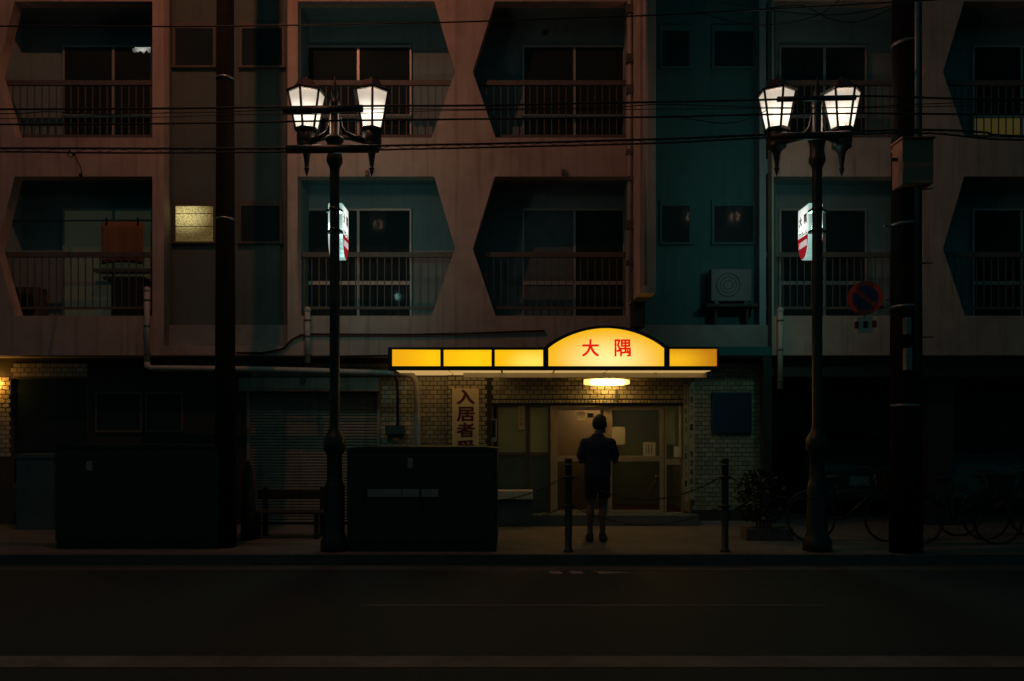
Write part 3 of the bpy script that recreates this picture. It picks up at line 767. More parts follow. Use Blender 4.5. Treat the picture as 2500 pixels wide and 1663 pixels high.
# ------------------------------------------------------------------ ornamental street lanterns
YL = 10.2
def lantern_post(px, label, rot_a, rot_b, leftsign):
    x0 = X(px, YL)
    T = thing('street_lantern', label, 'street lamp', (x0, YL, GROUND), 'twin lantern posts on the pavement')
    zz = lambda y: Z(y, YL)
    prof = [(.175, GROUND), (.175, zz(1322)), (.15, zz(1312)), (.127, zz(1300)), (.125, zz(1190)), (.11, zz(1180)), (.094, zz(1172)), (.094, zz(1112)), (.11, zz(1106)), (.137, zz(1098)), (.137, zz(1072)), (.11, zz(1062)), (.075, zz(1052)), (.063, zz(1040)),
            (.060, zz(425)), (.062, zz(412)), (.078, zz(404)), (.10, zz(396)), (.10, zz(386)), (.088, zz(378)), (.086, zz(362)), (.095, zz(350)), (.115, zz(342)), (.115, zz(338)), (.09, zz(334)), (.06, zz(330)), (.055, zz(262)), (.065, zz(255)), (.05, zz(246)), (.03, zz(240)), (.045, zz(228)), (.03, zz(214)), (.012, zz(196)), (.004, zz(185))]
    put('post', MB().lathe(prof, x0, YL, 16), M['black'], T)
    for sgn, rot in ((-1, rot_a), (1, rot_b)):
        lx, ly = x0 + sgn * 0.415, YL + 0.27
        zl = lambda y: Z(y, ly)
        def q(t, z): return (x0 + (lx - x0) * t, YL + (ly - YL) * t, z)
        put('arm', MB().tube([q(.06, zz(268)), q(.14, zz(285)), q(.17, zz(305)), q(.26, zz(318)), q(.5, zz(324)), q(.9, zz(328))], [.012, .018, .022, .026, .028, .03], 8)
            .tube([q(.05, zz(338)), q(.4, zz(332)), q(.9, zz(334))], .02, 8), M['black'], T)
        zt, zb = zl(229), zl(316)
        rt, rb = .232, .142
        fr = MB()
        cs = [(math.cos(rot + i * math.pi / 3), math.sin(rot + i * math.pi / 3)) for i in range(6)]
        for c, s in cs:
            fr.tube([(lx + rb * c, ly + rb * s, zb), (lx + rt * c, ly + rt * s, zt)], .016, 6)
        fr.lathe([(rb + .012, zb - .03), (rb + .02, zb), (rb - .03, zb + .012)], lx, ly, 6, False, rot)
        fr.lathe([(rt - .03, zt - .012), (rt + .02, zt - .008), (rt + .03, zt + .015)], lx, ly, 6, False, rot)
        fr.lathe([(.10, zb - .03), (.125, zb - .05), (.126, zb - .17), (.115, zb - .20), (.125, zb - .215), (.12, zb - .235), (.075, zb - .26), (.072, zb - .275), (.055, zb - .29), (.045, zb - .33), (.030, zb - .43), (.024, zb - .485), (.024, zb - .49), (.036, zb - .497), (.036, zb - .508), (.024, zb - .515), (.027, zb - .535), (.012, zb - .575), (.003, zb - .605)], lx, ly, 14)
        L = put('lantern', fr, M['black'], T)
        gl = frosted('lantern_glow', (1.0, .86, .70), 0.62, (1.0, .90, .74), (lx, ly, zb + .19), (.30, .30, .26), 2.4, 1.0)
        put('bulb', MB().ball((lx, ly, zb + .19), .05, 8, (1, 1, 1.3)), emit('bulb_glow', (1, .88, .72), 8), L)
        bl = bpy.data.lights.new('lantern_light', 'POINT'); bl.energy = BULB_W; bl.color = (1, .69, .53); bl.shadow_soft_size = .085
        bo = bpy.data.objects.new('lantern_light', bl); COL.objects.link(bo); bo.parent = T; bo.location = Vector((lx, ly, zb + .19)) - T.location
        for i in range(6):
            (c, s), (c2, s2) = cs[i], cs[(i + 1) % 6]
            k = .985
            pn = MB()
            A = Vector((lx + rb * c * k, ly + rb * s * k, zb + .012)); B = Vector((lx + rb * c2 * k, ly + rb * s2 * k, zb + .012))
            C = Vector((lx + rt * c2 * k, ly + rt * s2 * k, zt - .012)); D = Vector((lx + rt * c * k, ly + rt * s * k, zt - .012))
            nrm = Vector((c + c2, s + s2, 0)).normalized() * -.005
            pn.v = [tuple(v) for v in (A, B, C, D, A + nrm, B + nrm, C + nrm, D + nrm)]
            pn.f = [(0, 1, 2, 3), (7, 6, 5, 4), (0, 4, 5, 1), (1, 5, 6, 2), (2, 6, 7, 3), (3, 7, 4, 0)]; pn.sm = [False] * 6
            put('pane', pn, gl, L)
        put('lantern_roof', MB().lathe([(rt + .03, zt + .016), (rt - .02, zt + .035), (rt - .075, zt + .075), (rt - .11, zt + .13), (rt - .125, zt + .155)], lx, ly, 6, False, rot), M['brownroof'], L)
        put('finial', MB().lathe([(.06, zt + .155), (.045, zt + .165), (.03, zt + .18), (.035, zt + .195), (.012, zt + .215)], lx, ly, 10), M['black'], L)
    # lit sign behind the post
    return T
def post_sign(px, label, dx):
    x0 = X(px, YL) + dx
    y0, y1 = YL + .13, YL + .51
    zt, zb = Z(496, 10.33), Z(628, 10.33)
    T = thing('projecting_sign', label, 'sign', (x0, (y0 + y1) / 2, zb), 'lit apartment signs on the lantern posts')
    def shape(ins, top, bot_cut=None):
        pts = [(y0 + ins, top), (y1 - ins, top)]
        r = (y1 - y0) / 2 - ins; yc = (y0 + y1) / 2; zc = zb + .30
        arc = [(yc + r * math.cos(a), zc - (zc - zb - ins) * math.sin(a)) for a in [math.pi * i / 14 for i in range(15)]]
        return pts + arc
    def slab(pts, xa, xb):
        m = MB(); n = len(pts)
        m.v = [(xa, y, z) for y, z in pts] + [(xb, y, z) for y, z in pts]
        m.f = [tuple(range(n)), tuple(range(n, 2 * n))] + [(i, (i + 1) % n, n + (i + 1) % n, n + i) for i in range(n)]; m.sm = [False] * len(m.f)
        return m
    put('sign_case', slab(shape(0, zt), x0 - .085, x0 + .085), frosted('sign_case_glow', (.50, .86, .78), 0.46, (.62, .95, .88), (x0, (y0 + y1) / 2, zt - .3), (1, .5, .5), 0.5, 1.0, .4), T)
    sl_ = bpy.data.lights.new('sign_light', 'POINT'); sl_.energy = SIGN_W; sl_.color = (.42, 1.0, .94); sl_.shadow_soft_size = .06
    so_ = bpy.data.objects.new('sign_light', sl_); COL.objects.link(so_); so_.parent = T; so_.location = Vector((x0, (y0 + y1) / 2 + .03, zt - .26)) - T.location
    zr = Z(572, 10.33)
    for s in (-1, 1):
        xf = x0 + s * .086
        yc = (y0 + y1) / 2
        f = put('sign_face', slab(shape(.012, zt - .012), xf, xf + s * .006), frosted('sign_face_glow', (.66, .76, .71), .60, (1.0, 1.0, .95), (xf, yc + .0, zt - .22), (1, .34, .46), 1.15, 1.0, .3), T)
        r = (y1 - y0) / 2 - .012; zc = zb + .30
        arc = [(yc + r * math.cos(a), zc - (zc - zb - .012) * math.sin(a)) for a in [math.pi * i / 14 for i in range(15)]]
        put('red_band', slab([(yc - r, zr), (yc + r, zr)] + arc, xf + s * .007, xf + s * .009), emit('sign_red_glow', (.36, .008, .016), .75), f)
        inkc = M['ink']; wh = emit('sign_white_print', (1, .85, .85), .55)
        rz = math.pi / 2 * s; sd = -s                    # reading direction: +Y on the face toward +X, -Y on the other
        lettering('大', .10, .125, (xf + s * .008, yc - s * .085, zt - .17), inkc, f, rz, .001, .02)
        lettering('隅', .10, .125, (xf + s * .008, yc + s * .085, zt - .17), inkc, f, rz, .001, .02)
        lettering('アパート', .28, .085, (xf + s * .008, yc, zt - .355), inkc, f, rz, .001, .02)
        lettering('入居者募集', .30, .085, (xf + s * .0105, yc, zr - .085), wh, f, rz, .001, .03)
    for z in (zt - .115, zt - .375):
        put('bracket', MB().box(x0 - .10, x0 + .10, YL + .04, y0 - .002, z - .016, z + .016).tube([(X(px, YL), YL, z - .02), (X(px, YL), YL, z + .02)], .07, 12), M['black'], T)
lantern_post(817, 'black twin lantern post beside the dark bench and shutter', R(-97), R(-78), True)
lantern_post(1995, 'black twin lantern post next to the thick utility pole', R(-88), R(-70), False)
post_sign(817, 'lit apartment sign seen edge-on behind the lantern post by the bench', -.02)
post_sign(1995, 'lit white and red apartment sign facing the entrance side of its lantern post', .03)

# ------------------------------------------------------------------ utility poles and the road lamp
YU = 10.5
xu = X(550, YU)
UP = thing('utility_pole', 'slim dark utility pole between the two stair windows', 'utility pole', (xu, YU, GROUND), 'utility poles along the pavement')
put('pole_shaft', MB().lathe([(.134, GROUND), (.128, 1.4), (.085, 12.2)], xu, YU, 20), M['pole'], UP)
for z in (2.6, 4.3, 6.1):
    put('band', MB().lathe([(.118, z), (.118, z + .03)], xu, YU, 20), M['steel'], UP)
put('cross_arm', MB().box(xu - .9, xu + .9, YU - .16, YU - .08, 11.2, 11.28), M['steel'], UP)
ST = thing('street_lamp', 'orange street lamp on an arm high on the slim utility pole', 'street lamp', (xu, YU - .1, 10.0))
put('arm', MB().tube([(xu, YU - .05, 10.0), (xu + .05, YU - .5, 10.3), LAMP_POS + Vector((-.1, .45, .16))], .03, 8), M['steel'], ST)
put('lamp_head', MB().box(LAMP_POS.x - .14, LAMP_POS.x + .14, LAMP_POS.y - .3, LAMP_POS.y + .45, LAMP_POS.z + .10, LAMP_POS.z + .22), M['steel'], ST, .03)
put('lamp_lens', MB().ball(LAMP_POS + Vector((0, 0, .10)), .09, 10, (1, 1.6, .35)), emit('lens_glow', (1, .5, .25), 6), ST)
li = bpy.data.lights.new('street_lamp_light', 'POINT'); li.energy = LAMP_W; li.color = LAMP_C; li.shadow_soft_size = .045
lo = bpy.data.objects.new('street_lamp_light', li); COL.objects.link(lo); lo.parent = ST; lo.location = LAMP_POS - ST.location

YQ = 10.0
xq = X(2212, YQ)
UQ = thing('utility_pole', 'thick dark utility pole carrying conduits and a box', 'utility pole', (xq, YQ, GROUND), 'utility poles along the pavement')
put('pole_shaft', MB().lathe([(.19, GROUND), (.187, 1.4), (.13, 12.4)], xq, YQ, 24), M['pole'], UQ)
put('conduit', MB().tube([(X(2183, 10.04), 10.04, 2.6), (X(2183, 10.04), 10.04, 9.5)], .028, 8), M['steel'], UQ)
put('conduit', MB().tube([(X(2241, 9.8), 9.83, 2.3), (X(2241, 9.8), 9.83, 9.5)], .030, 8), M['steel'], UQ)
put('conduit', MB().tube([(X(2251, 9.8), 9.87, GROUND), (X(2251, 9.8), 9.87, 9.5)], .034, 8), M['wire'], UQ)
put('cable_cover', MB().box(X(2206, 9.8), X(2220, 9.8), 9.74, 9.83, Z(818, 9.8), Z(776, 9.8)), M['steel'], UQ, .01)
put('cable_cover', MB().box(X(2206, 9.8), X(2222, 9.8), 9.74, 9.83, Z(905, 9.8), Z(850, 9.8)), M['steel'], UQ, .01)
for z in (1.9, 3.1, 4.1, 5.0, 6.3, 7.2):
    put('band', MB().lathe([(.192 - z * .003, z), (.192 - z * .003, z + .035)], xq, YQ, 20), M['steel'], UQ)
for i, z in enumerate((2.75, 3.2, 3.65, 4.1, 4.55)):
    s = -1 if i % 2 else 1
    put('step_bolt', MB().tube([(xq + s * .17, YQ - .02, z), (xq + s * .30, YQ - .06, z)], .010, 6), M['steel'], UQ)
PB = thing('pole_box', 'orange brown metal box strapped to the thick utility pole', 'junction box', P(2240, 450, 9.75))
put('case', MB().box(X(2204, 9.70), X(2280, 9.70), 9.70, 9.98, Z(449, 9.70), Z(338, 9.70)), M['boxorange'], PB, .012)
put('lid', MB().box(X(2204, 9.70) - .015, X(2280, 9.70) + .015, 9.685, 9.99, Z(338, 9.70) + .001, Z(338, 9.70) + .02), M['boxorange'], PB)
put('bracket', MB().box(X(2204, 9.70) - .07, X(2204, 9.70), 9.82, 9.86, Z(384, 9.70), Z(377, 9.70)), M['black'], PB)

# ------------------------------------------------------------------ wires in front of the lanterns
YV = 9.6
def smooth(pts, n=6):
    out = []
    for i in range(len(pts) - 1):
        p0, p1, p2, p3 = pts[max(i - 1, 0)], pts[i], pts[i + 1], pts[min(i + 2, len(pts) - 1)]
        for k in range(n):
            t = k / n
            out.append(0.5 * ((2 * p1) + (p2 - p0) * t + (2 * p0 - 5 * p1 + 4 * p2 - p3) * t * t + (3 * p1 - p0 - 3 * p2 + p3) * t ** 3))
    return out + [pts[-1]]
GW = 'overhead wires along the street'
def wire(pts, w, label, Y=YV, extra=None):
    p = [P(a, b, Y) for a, b in pts]
    return solo('overhead_wire', MB().tube(smooth(p), w * Y / F / 2, 6), M['wire'], label, 'wire', GW)
wire([(-2200, 60), (-600, 66), (0, 64), (400, 65), (700, 62), (1075, 55), (1400, 44), (1600, 37), (2000, 16), (2600, -20), (4200, -120)], 3.6, 'thin topmost wire crossing the upper balconies')
wire([(-2200, 240), (-600, 268), (0, 267), (400, 265), (700, 261), (950, 258.5), (1140, 258), (1400, 253), (1600, 249.5), (1860, 244), (2109, 235), (2500, 243), (3200, 230), (4600, 180)], 5.0, 'thick wire holding the upper black cable sleeves', )
wire([(-2200, 252), (-600, 284), (0, 278), (120, 273), (250, 280), (400, 276), (560, 273), (700, 268), (950, 266), (1140, 267), (1280, 265.5), (1500, 262), (1620, 255), (1860, 262), (2100, 262), (2500, 246), (4600, 190)], 2.2, 'thin sagging wire lashed under the upper thick wire')
wire([(-2200, 260), (-600, 296), (0, 290), (400, 286), (560, 280), (800, 279), (1100, 270), (1400, 268), (1700, 266), (2000, 264), (2500, 255), (4600, 200)], 1.8, 'faint fine wire hanging between the two thick upper wires')
wire([(-2200, 280), (-600, 306), (0, 304), (400, 302), (700, 297), (950, 293), (1140, 291), (1600, 286), (1800, 281), (2100, 277), (2500, 279), (3200, 270), (4600, 220)], 4.6, 'single wire passing across the middle of the lanterns')
wA = [(-2200, 350), (-600, 364), (0, 362), (400, 363), (700, 362), (925, 356), (1240, 350), (1600, 340), (1800, 332), (2000, 324), (2250, 317), (2400, 323), (2500, 333), (3200, 350), (4600, 330)]
wB = [(-2200, 360), (-600, 374), (0, 371), (200, 373), (400, 373.5), (700, 371), (925, 366), (1240, 359), (1600, 350), (1800, 340), (2000, 331), (2250, 325), (2400, 338), (2500, 342), (3200, 360), (4600, 340)]
wire(wA, 5.2, 'upper strand of the lashed cable pair below the lanterns')
wire(wB, 4.2, 'lower strand of the lashed cable pair below the lanterns')
def lerp(w, x):
    for (a, b), (c, d) in zip(w, w[1:]):
        if a <= x <= c: return b + (d - b) * (x - a) / (c - a)
pts = []
x = -40; k = 0
while x < 2540:
    pts.append(P(x, lerp(wA if k % 2 else wB, x), YV)); x += 34 + (k % 2) * 6; k += 1
solo('lashing_wire', MB().tube(pts, .0035, 5), M['wire'], 'zigzag lashing wire wound between the lashed cable pair', 'wire')
solo('drop_wire', MB().tube(smooth([P(172, 364, YV), P(166, 378, YV), P(176, 384, YV), P(184, 372, YV), P(184, 385, 10.2), P(195, 405, 11.4), P(201, 428, 12.44)]), .006, 6).ball(P(180, 376, YV), .022, 8).ball(P(197, 427, 12.46), .03, 8), M['wire'], 'short drop wire with a loop running to the facade hook', 'wire')
for (l, r, t, b, s, lab) in ((692, 886, 259, 277, -3, 'long black cable sleeve across the lantern heads by the bench'), (700, 924, 354, 374, -1, 'thick black cable sleeve under the lanterns by the bench'),
                          (1898, 2089, 234, 247, -2, 'slim black cable sleeve across the lantern heads by the thick pole'), (1880, 2076, 323, 341, -3, 'black cable sleeve under the lanterns by the thick pole')):
    A, B = P(l, (t + b) / 2 - s, YV - .03), P(r, (t + b) / 2 + s, YV - .03)
    rr = (b - t) / 2 * YV / F
    o = solo('cable_sleeve', MB().tube([A, B], rr, 14), M['black'], lab, 'cable cover', 'black cable sleeves on the overhead wires')
for k, pts in enumerate(([(1700, 30), (1850, 62), (1990, 40), (2060, -10)], [(1760, 5), (1900, 28), (2050, 36), (2200, 10)], [(1880, 20), (1960, 14), (2020, 44), (2090, 54), (2180, 20)], [(1640, 282), (1760, 301), (1830, 290), (1870, 270)])):
    solo('loose_cable', MB().tube(smooth([P(a, b, 9.9) for a, b in pts]), .006, 6), M['wire'],
         ('loose cable drooping low across the top of the dark recess', 'loose cable running nearly level to the top of the thick pole', 'looped loose cable close to the thick pole', 'loose cable sagging under the wires in front of the dark recess')[k], 'wire')

# ------------------------------------------------------------------ no-parking sign on the thick pole
YN = 10.36
NP = thing('no_parking_sign', 'round blue no-parking sign with a red ring beside the thick utility pole', 'road sign', P(2112, 800, YN))
cx, cz, rr = X(2112, YN), Z(727, YN), .212
def disc(r0, y0, y1, m, name, parent):
    mb = MB(); n = 32
    mb.prism([(cx + r0 * math.cos(2 * math.pi * i / n), cz + r0 * math.sin(2 * math.pi * i / n)) for i in range(n)], y0, y1)
    return put(name, mb, m, parent)
disc(rr, YN, YN + .012, M['signred'], 'sign_disc', NP)
disc(rr * .72, YN - .004, YN - .001, M['signblue'], 'blue_centre', NP)
d = rr * .72 * .707
put('red_slash', MB().prism([(cx - d - .02, cz + d - .02), (cx - d + .02, cz + d + .02), (cx + d + .02, cz - d + .02), (cx + d - .02, cz - d - .02)], YN - .008, YN - .005), M['signred'], NP)
put('plate', MB().box(X(2086, YN), X(2140, YN), YN, YN + .01, Z(812, YN), Z(774, YN)), M['white'], NP)
for a in (2084, 2104, 2124): put('plate_mark', MB().box(X(a + 4, YN), X(a + 14, YN), YN - .003, YN - .001, Z(801, YN), Z(784, YN)), M['crimson'], NP)
put('bracket', MB().box(cx, xq - .1, YN + .013, YN + .05, cz - .02, cz + .02).box(cx, xq - .1, YN + .013, YN + .05, cz - .13, cz - .10), M['steel'], NP)
put('sign_stem', MB().tube([(cx - .01, YN + .03, Z(812, YN)), (cx - .01, YN + .03, cz + .1)], .018, 8), M['steel'], NP)

for ch in NP.children:
    if ch.name.startswith('bracket'): ch.data.transform(Matrix.Rotation(R(30), 4, 'Z'))
NP.rotation_euler.z = R(-30)

# ------------------------------------------------------------------ kerbside cabinets
def cabinet(l, r, top, Y, depth, label, strips=False):
    x0, x1, zt = X(l, Y), X(r, Y), Z(top, Y)
    T = thing('utility_cabinet', label, 'utility cabinet', ((x0 + x1) / 2, Y + depth / 2, GROUND), 'black utility cabinets on the kerb')
    put('plinth', MB().box(x0 + .01, x1 - .01, Y + .02, Y + depth - .02, GROUND, GROUND + .10), M['cabinet'], T)
    put('case', MB().box(x0, x1, Y, Y + depth, GROUND + .10, zt - .04), M['cabinet'], T, .012)
    put('lid', MB().prism([(x0 - .012, zt - .038), (x1 + .012, zt - .038), (x1 + .012, zt - .02), (x1 - .15, zt), (x0 + .15, zt), (x0 - .012, zt - .02)], Y - .012, Y + depth + .012), M['cabinet'], T)
    xm = (x0 + x1) / 2
    for a, b in ((x0 + .03, xm - .006), (xm + .006, x1 - .03)):
        dd = put('door', MB().box(a, b, Y - .012, Y - .001, GROUND + .14, zt - .09), M['cabinet'], T, .006)
        put('handle', MB().box((b if a < xm - .1 else a) - .05, (b if a < xm - .1 else a) + .02, Y - .03, Y - .013, .75, .79), M['black'], dd) if strips else None
    return T, x0, x1, zt
T, x0, x1, zt = cabinet(847, 1214, 1091, 10.08, .75, 'black utility cabinet with three pale strips in front of the entrance pillar', True)
CAB1 = T
for a, b in ((897, 980), (982, 1024), (1029, 1070)):
    put('strip_label', MB().box(X(a, 10.06), X(b, 10.06), 10.061, 10.066, Z(1213, 10.06), Z(1194, 10.06)), M['concrete'], T)
put('number_label', MB().box(X(995, 10.06), X(1008, 10.06), 10.061, 10.066, Z(1143, 10.06), Z(1118, 10.06)), M['concrete'], T)
T, x0, x1, zt = cabinet(134, 530, 1086, 10.3, .75, 'plain black utility cabinet in front of the dark shop bay')
put('number_label', MB().box(X(211, 10.28), X(225, 10.28), 10.279, 10.286, Z(1149, 10.28), Z(1126, 10.28)), M['concrete'], T)

# ------------------------------------------------------------------ bollards and chains
YK = 10.1
def bollard(px, label):
    x = X(px, YK)
    T = thing('bollard', label, 'bollard', (x, YK, GROUND), 'chained bollards along the kerb')
    put('post', MB().lathe([(.06, GROUND), (.06, GROUND + .02), (.043, GROUND + .03), (.043, 1.20), (.046, 1.21), (.046, 1.255), (.038, 1.272)], x, YK, 16), M['black'], T)
    for z in (Z(1166, YK), Z(1236, YK)):
        put('ring', MB().lathe([(.044, z - .025), (.056, z - .02), (.056, z + .02), (.044, z + .025)], x, YK, 16), M['black'], T)
        put('eye', MB().tube([(x - .075, YK, z), (x + .075, YK, z)], .012, 8), M['black'], T)
    put('reflective_band', MB().lathe([(.0445, 1.19), (.0445, 1.205)], x, YK, 16), M['steel'], T)
bollard(1388, 'black iron bollard standing in front of the person')
bollard(1770, 'black iron bollard in front of the brick pier')
lk = []
for k in range(10):
    a = 2 * math.pi * k / 10
    lk.append((math.cos(a) * .019 * (1.0), 0, math.sin(a) * .012))
def chain(x0, x1, z, sag, label, dz=0, dy=0):
    mb = MB(); n = int((x1 - x0) / .030)
    for i in range(n):
        t = (i + .5) / n
        c = Vector((x0 + (x1 - x0) * t, YK + dy * (1 - t), z - sag * 4 * t * (1 - t) - dz * (1 - t)))
        sl = (-sag * 4 * (1 - 2 * t) + dz) / (x1 - x0)
        d = Vector((1, 0, sl)).normalized(); u = Vector((0, 1, 0)) if i % 2 else d.cross(Vector((0, 1, 0)))
        pts = [c + d * (.021 * math.cos(a)) + u * (.011 * math.sin(a)) for a in [2 * math.pi * k / 8 for k in range(9)]]
        mb.tube(pts, .0045, 5, caps=False)
    solo('chain', mb, M['black'], label, 'chain', 'chains hung between the bollards')
xb1, xb2 = X(1388, YK), X(1770, YK)
chain(xb1 + .07, xb2 - .07, Z(1166, YK), .27, 'upper chain sagging between the two bollards by the person')
chain(xb1 + .07, xb2 - .07, Z(1238, YK), .22, 'lower chain sagging between the two bollards by the person')
xcab = X(1214, 10.08) + .012
chain(xcab, xb1 - .07, Z(1166, YK), .05, 'upper chain running from the bollard to the side of the cabinet with strips', .30, .2)
chain(xcab, xb1 - .07, Z(1238, YK), .04, 'lower chain running from the bollard to the side of the cabinet with strips', .26, .2)
for z in (Z(1166, YK) - .30, Z(1238, YK) - .26):
    put('chain_eye', MB().tube([(xcab - .014, YK + .2, z), (xcab + .004, YK + .2, z)], .016, 8), M['steel'], CAB1)
chain(xb2 + .07, xb2 + 1.86, Z(1166, YK), .26, 'upper chain running from the pier bollard toward the thick pole')

# ------------------------------------------------------------------ bench
YH = 11.35
hx = lambda p: X(p, YH)
BN = thing('bench', 'dark wooden bench in front of the roller shutter', 'bench', ((hx(610) + hx(795)) / 2, YH, GROUND))
for y, z in ((YH - .02, Z(1206, YH)), (YH - .02, Z(1206, YH) - .0)):
    pass
put('backrest', MB().box(hx(612), hx(795), YH + .30, YH + .335, Z(1218, 11.67), Z(1196, 11.67)), M['wood'], BN, .006)
for i in range(4):
    put('seat_plank', MB().box(hx(612), hx(795), YH - .12 + i * .105, YH - .02 + i * .105, .46, .495), M['wood'], BN, .005)
for px in (634, 776):
    put('leg', MB().box(hx(px) - .03, hx(px) + .03, YH - .10, YH - .04, GROUND, .458), M['wood'], BN)
    put('leg', MB().box(hx(px) - .03, hx(px) + .03, YH + .24, YH + .298, GROUND, Z(1188, 11.67)), M['wood'], BN)
solo('cloth_covered_post', MB().lathe([(.10, GROUND), (.10, .6), (.085, .9), (.055, 1.12), (.02, 1.2)], X(606, 11.2), 11.2, 12), M['wood'], 'dark rounded post at the end of the bench by the slim pole', 'post')

# ------------------------------------------------------------------ things on the balconies and in the recess
def ac_unit(x0, x1, y0, y1, z0, z1, label, m=None):
    T = thing('air_conditioner', label, 'air conditioner', ((x0 + x1) / 2, (y0 + y1) / 2, z0))
    put('case', MB().box(x0, x1, y0, y1, z0 + .04, z1), m or M['acgrey'], T, .01)
    put('foot', MB().box(x0 + .05, x0 + .12, y0, y1, z0, z0 + .039), M['black'], T)
    put('foot', MB().box(x1 - .12, x1 - .05, y0, y1, z0, z0 + .039), M['black'], T)
    c = x0 + (x1 - x0) * .42; zc = (z0 + z1) / 2 + .02; r = min(.2, (z1 - z0) * .38)
    mb = MB(); n = 28
    mb.prism([(c + r * math.cos(2 * math.pi * i / n), zc + r * math.sin(2 * math.pi * i / n)) for i in range(n)], y0 - .006, y0 - .001)
    put('fan_opening', mb, M['black'], T)
    for k in (.35, .62, .9):
        pts = [(c + r * k * math.cos(a), y0 - .012, zc + r * k * math.sin(a)) for a in [2 * math.pi * i / 24 for i in range(25)]]
        put('fan_grille', MB().tube(pts, .005, 5, caps=False), M['acgrey'], T)
    return T
ac_unit(X(1736, 12.7), X(1836, 12.7), 12.7, 12.93, Z(742, 12.7), Z(656, 12.7), 'air conditioner unit on a shelf in the dark stair recess')
YA = 12.7; za = Z(742, YA)
solo('unit_shelf', MB().box(X(1722, YA), X(1848, YA), 12.64, 12.97, za - .05, za - .003).box(X(1745, YA), X(1752, YA), 12.72, 12.97, za - .35, za - .05).box(X(1822, YA), X(1829, YA), 12.72, 12.97, za - .35, za - .05), M['siding'], 'dark shelf carrying the air conditioner in the recess', 'shelf')
ac_unit(X(38, 12.95), X(98, 12.95), 12.9, 13.15, 3.25, Z(702, 12.95), 'old air conditioner unit on the balcony with the orange towel', M['rail'])
WM = thing('washing_machine', 'dark washing machine on the balcony under the orange towel', 'washing machine', (X(312, 13), 13.0, 3.25))
put('body', MB().box(X(274, 12.9), X(350, 12.9), 12.85, 13.22, 3.25, Z(684, 12.9)), M['cabinet'], WM, .015)
put('lid', MB().box(X(256, 12.9), X(354, 12.9), 12.84, 13.22, Z(684, 12.9) + .002, Z(680, 12.9) + .02), M['cabinet'], WM)
TW = thing('orange_towel', 'orange towel hanging on a line on the lower balcony', 'towel', P(298, 640, 13.0))
tw = MB()
nx, nz = 14, 6
for j in range(nz + 1):
    for i in range(nx + 1):
        px = 248 + (349 - 248) * i / nx
        py = (545 - 5 * math.sin(math.pi * i / nx)) + (646 - 545) * j / nz
        Y = 12.98 + .018 * math.sin(i * 1.3) * (j / nz)
        tw.v.append(tuple(P(px, py, Y)))
for j in range(nz):
    for i in range(nx):
        a = j * (nx + 1) + i; tw.f.append((a, a + 1, a + nx + 2, a + nx + 1)); tw.sm.append(True)
t = put('cloth', tw, M['towel'], TW); sm = t.modifiers.new('thick', 'SOLIDIFY'); sm.thickness = .006
for px in (258, 335): put('peg', MB().box(X(px, 12.97), X(px + 4, 12.97), 12.955, 12.975, Z(548, 12.97), Z(532, 12.97)), M['wood'], TW)
solo('laundry_pole', MB().tube([P(-20, 540, 13.0), P(380, 538, 13.0)], .014, 8), M['steel'], 'thin laundry pole across the balcony with the orange towel', 'laundry pole')
solo('balcony_shelf', MB().box(X(232, 13.05), X(369, 13.05), 13.0, 13.2, Z(665, 13.05), Z(657, 13.05)), M['tealpanel'], 'dark shelf board behind the railing under the orange towel', 'shelf')
solo('wall_bolt', MB().ball(P(1330, 80, 13.27), .04, 10), M['black'], 'dark round knob on the wall above the upper balcony window', 'wall fixture')
for px, py in ((897, 427), (1375, 424)):
    solo('facade_lamp_socket', MB().box(fx(px) - .025, fx(px) + .025, YF - .06, YF - .002, fz(py + 4), fz(py - 8)), M['rail'],
         'small fixture above the balcony opening behind the lantern' if px < 1000 else 'small fixture above the balcony opening beside the duct', 'wall fixture')

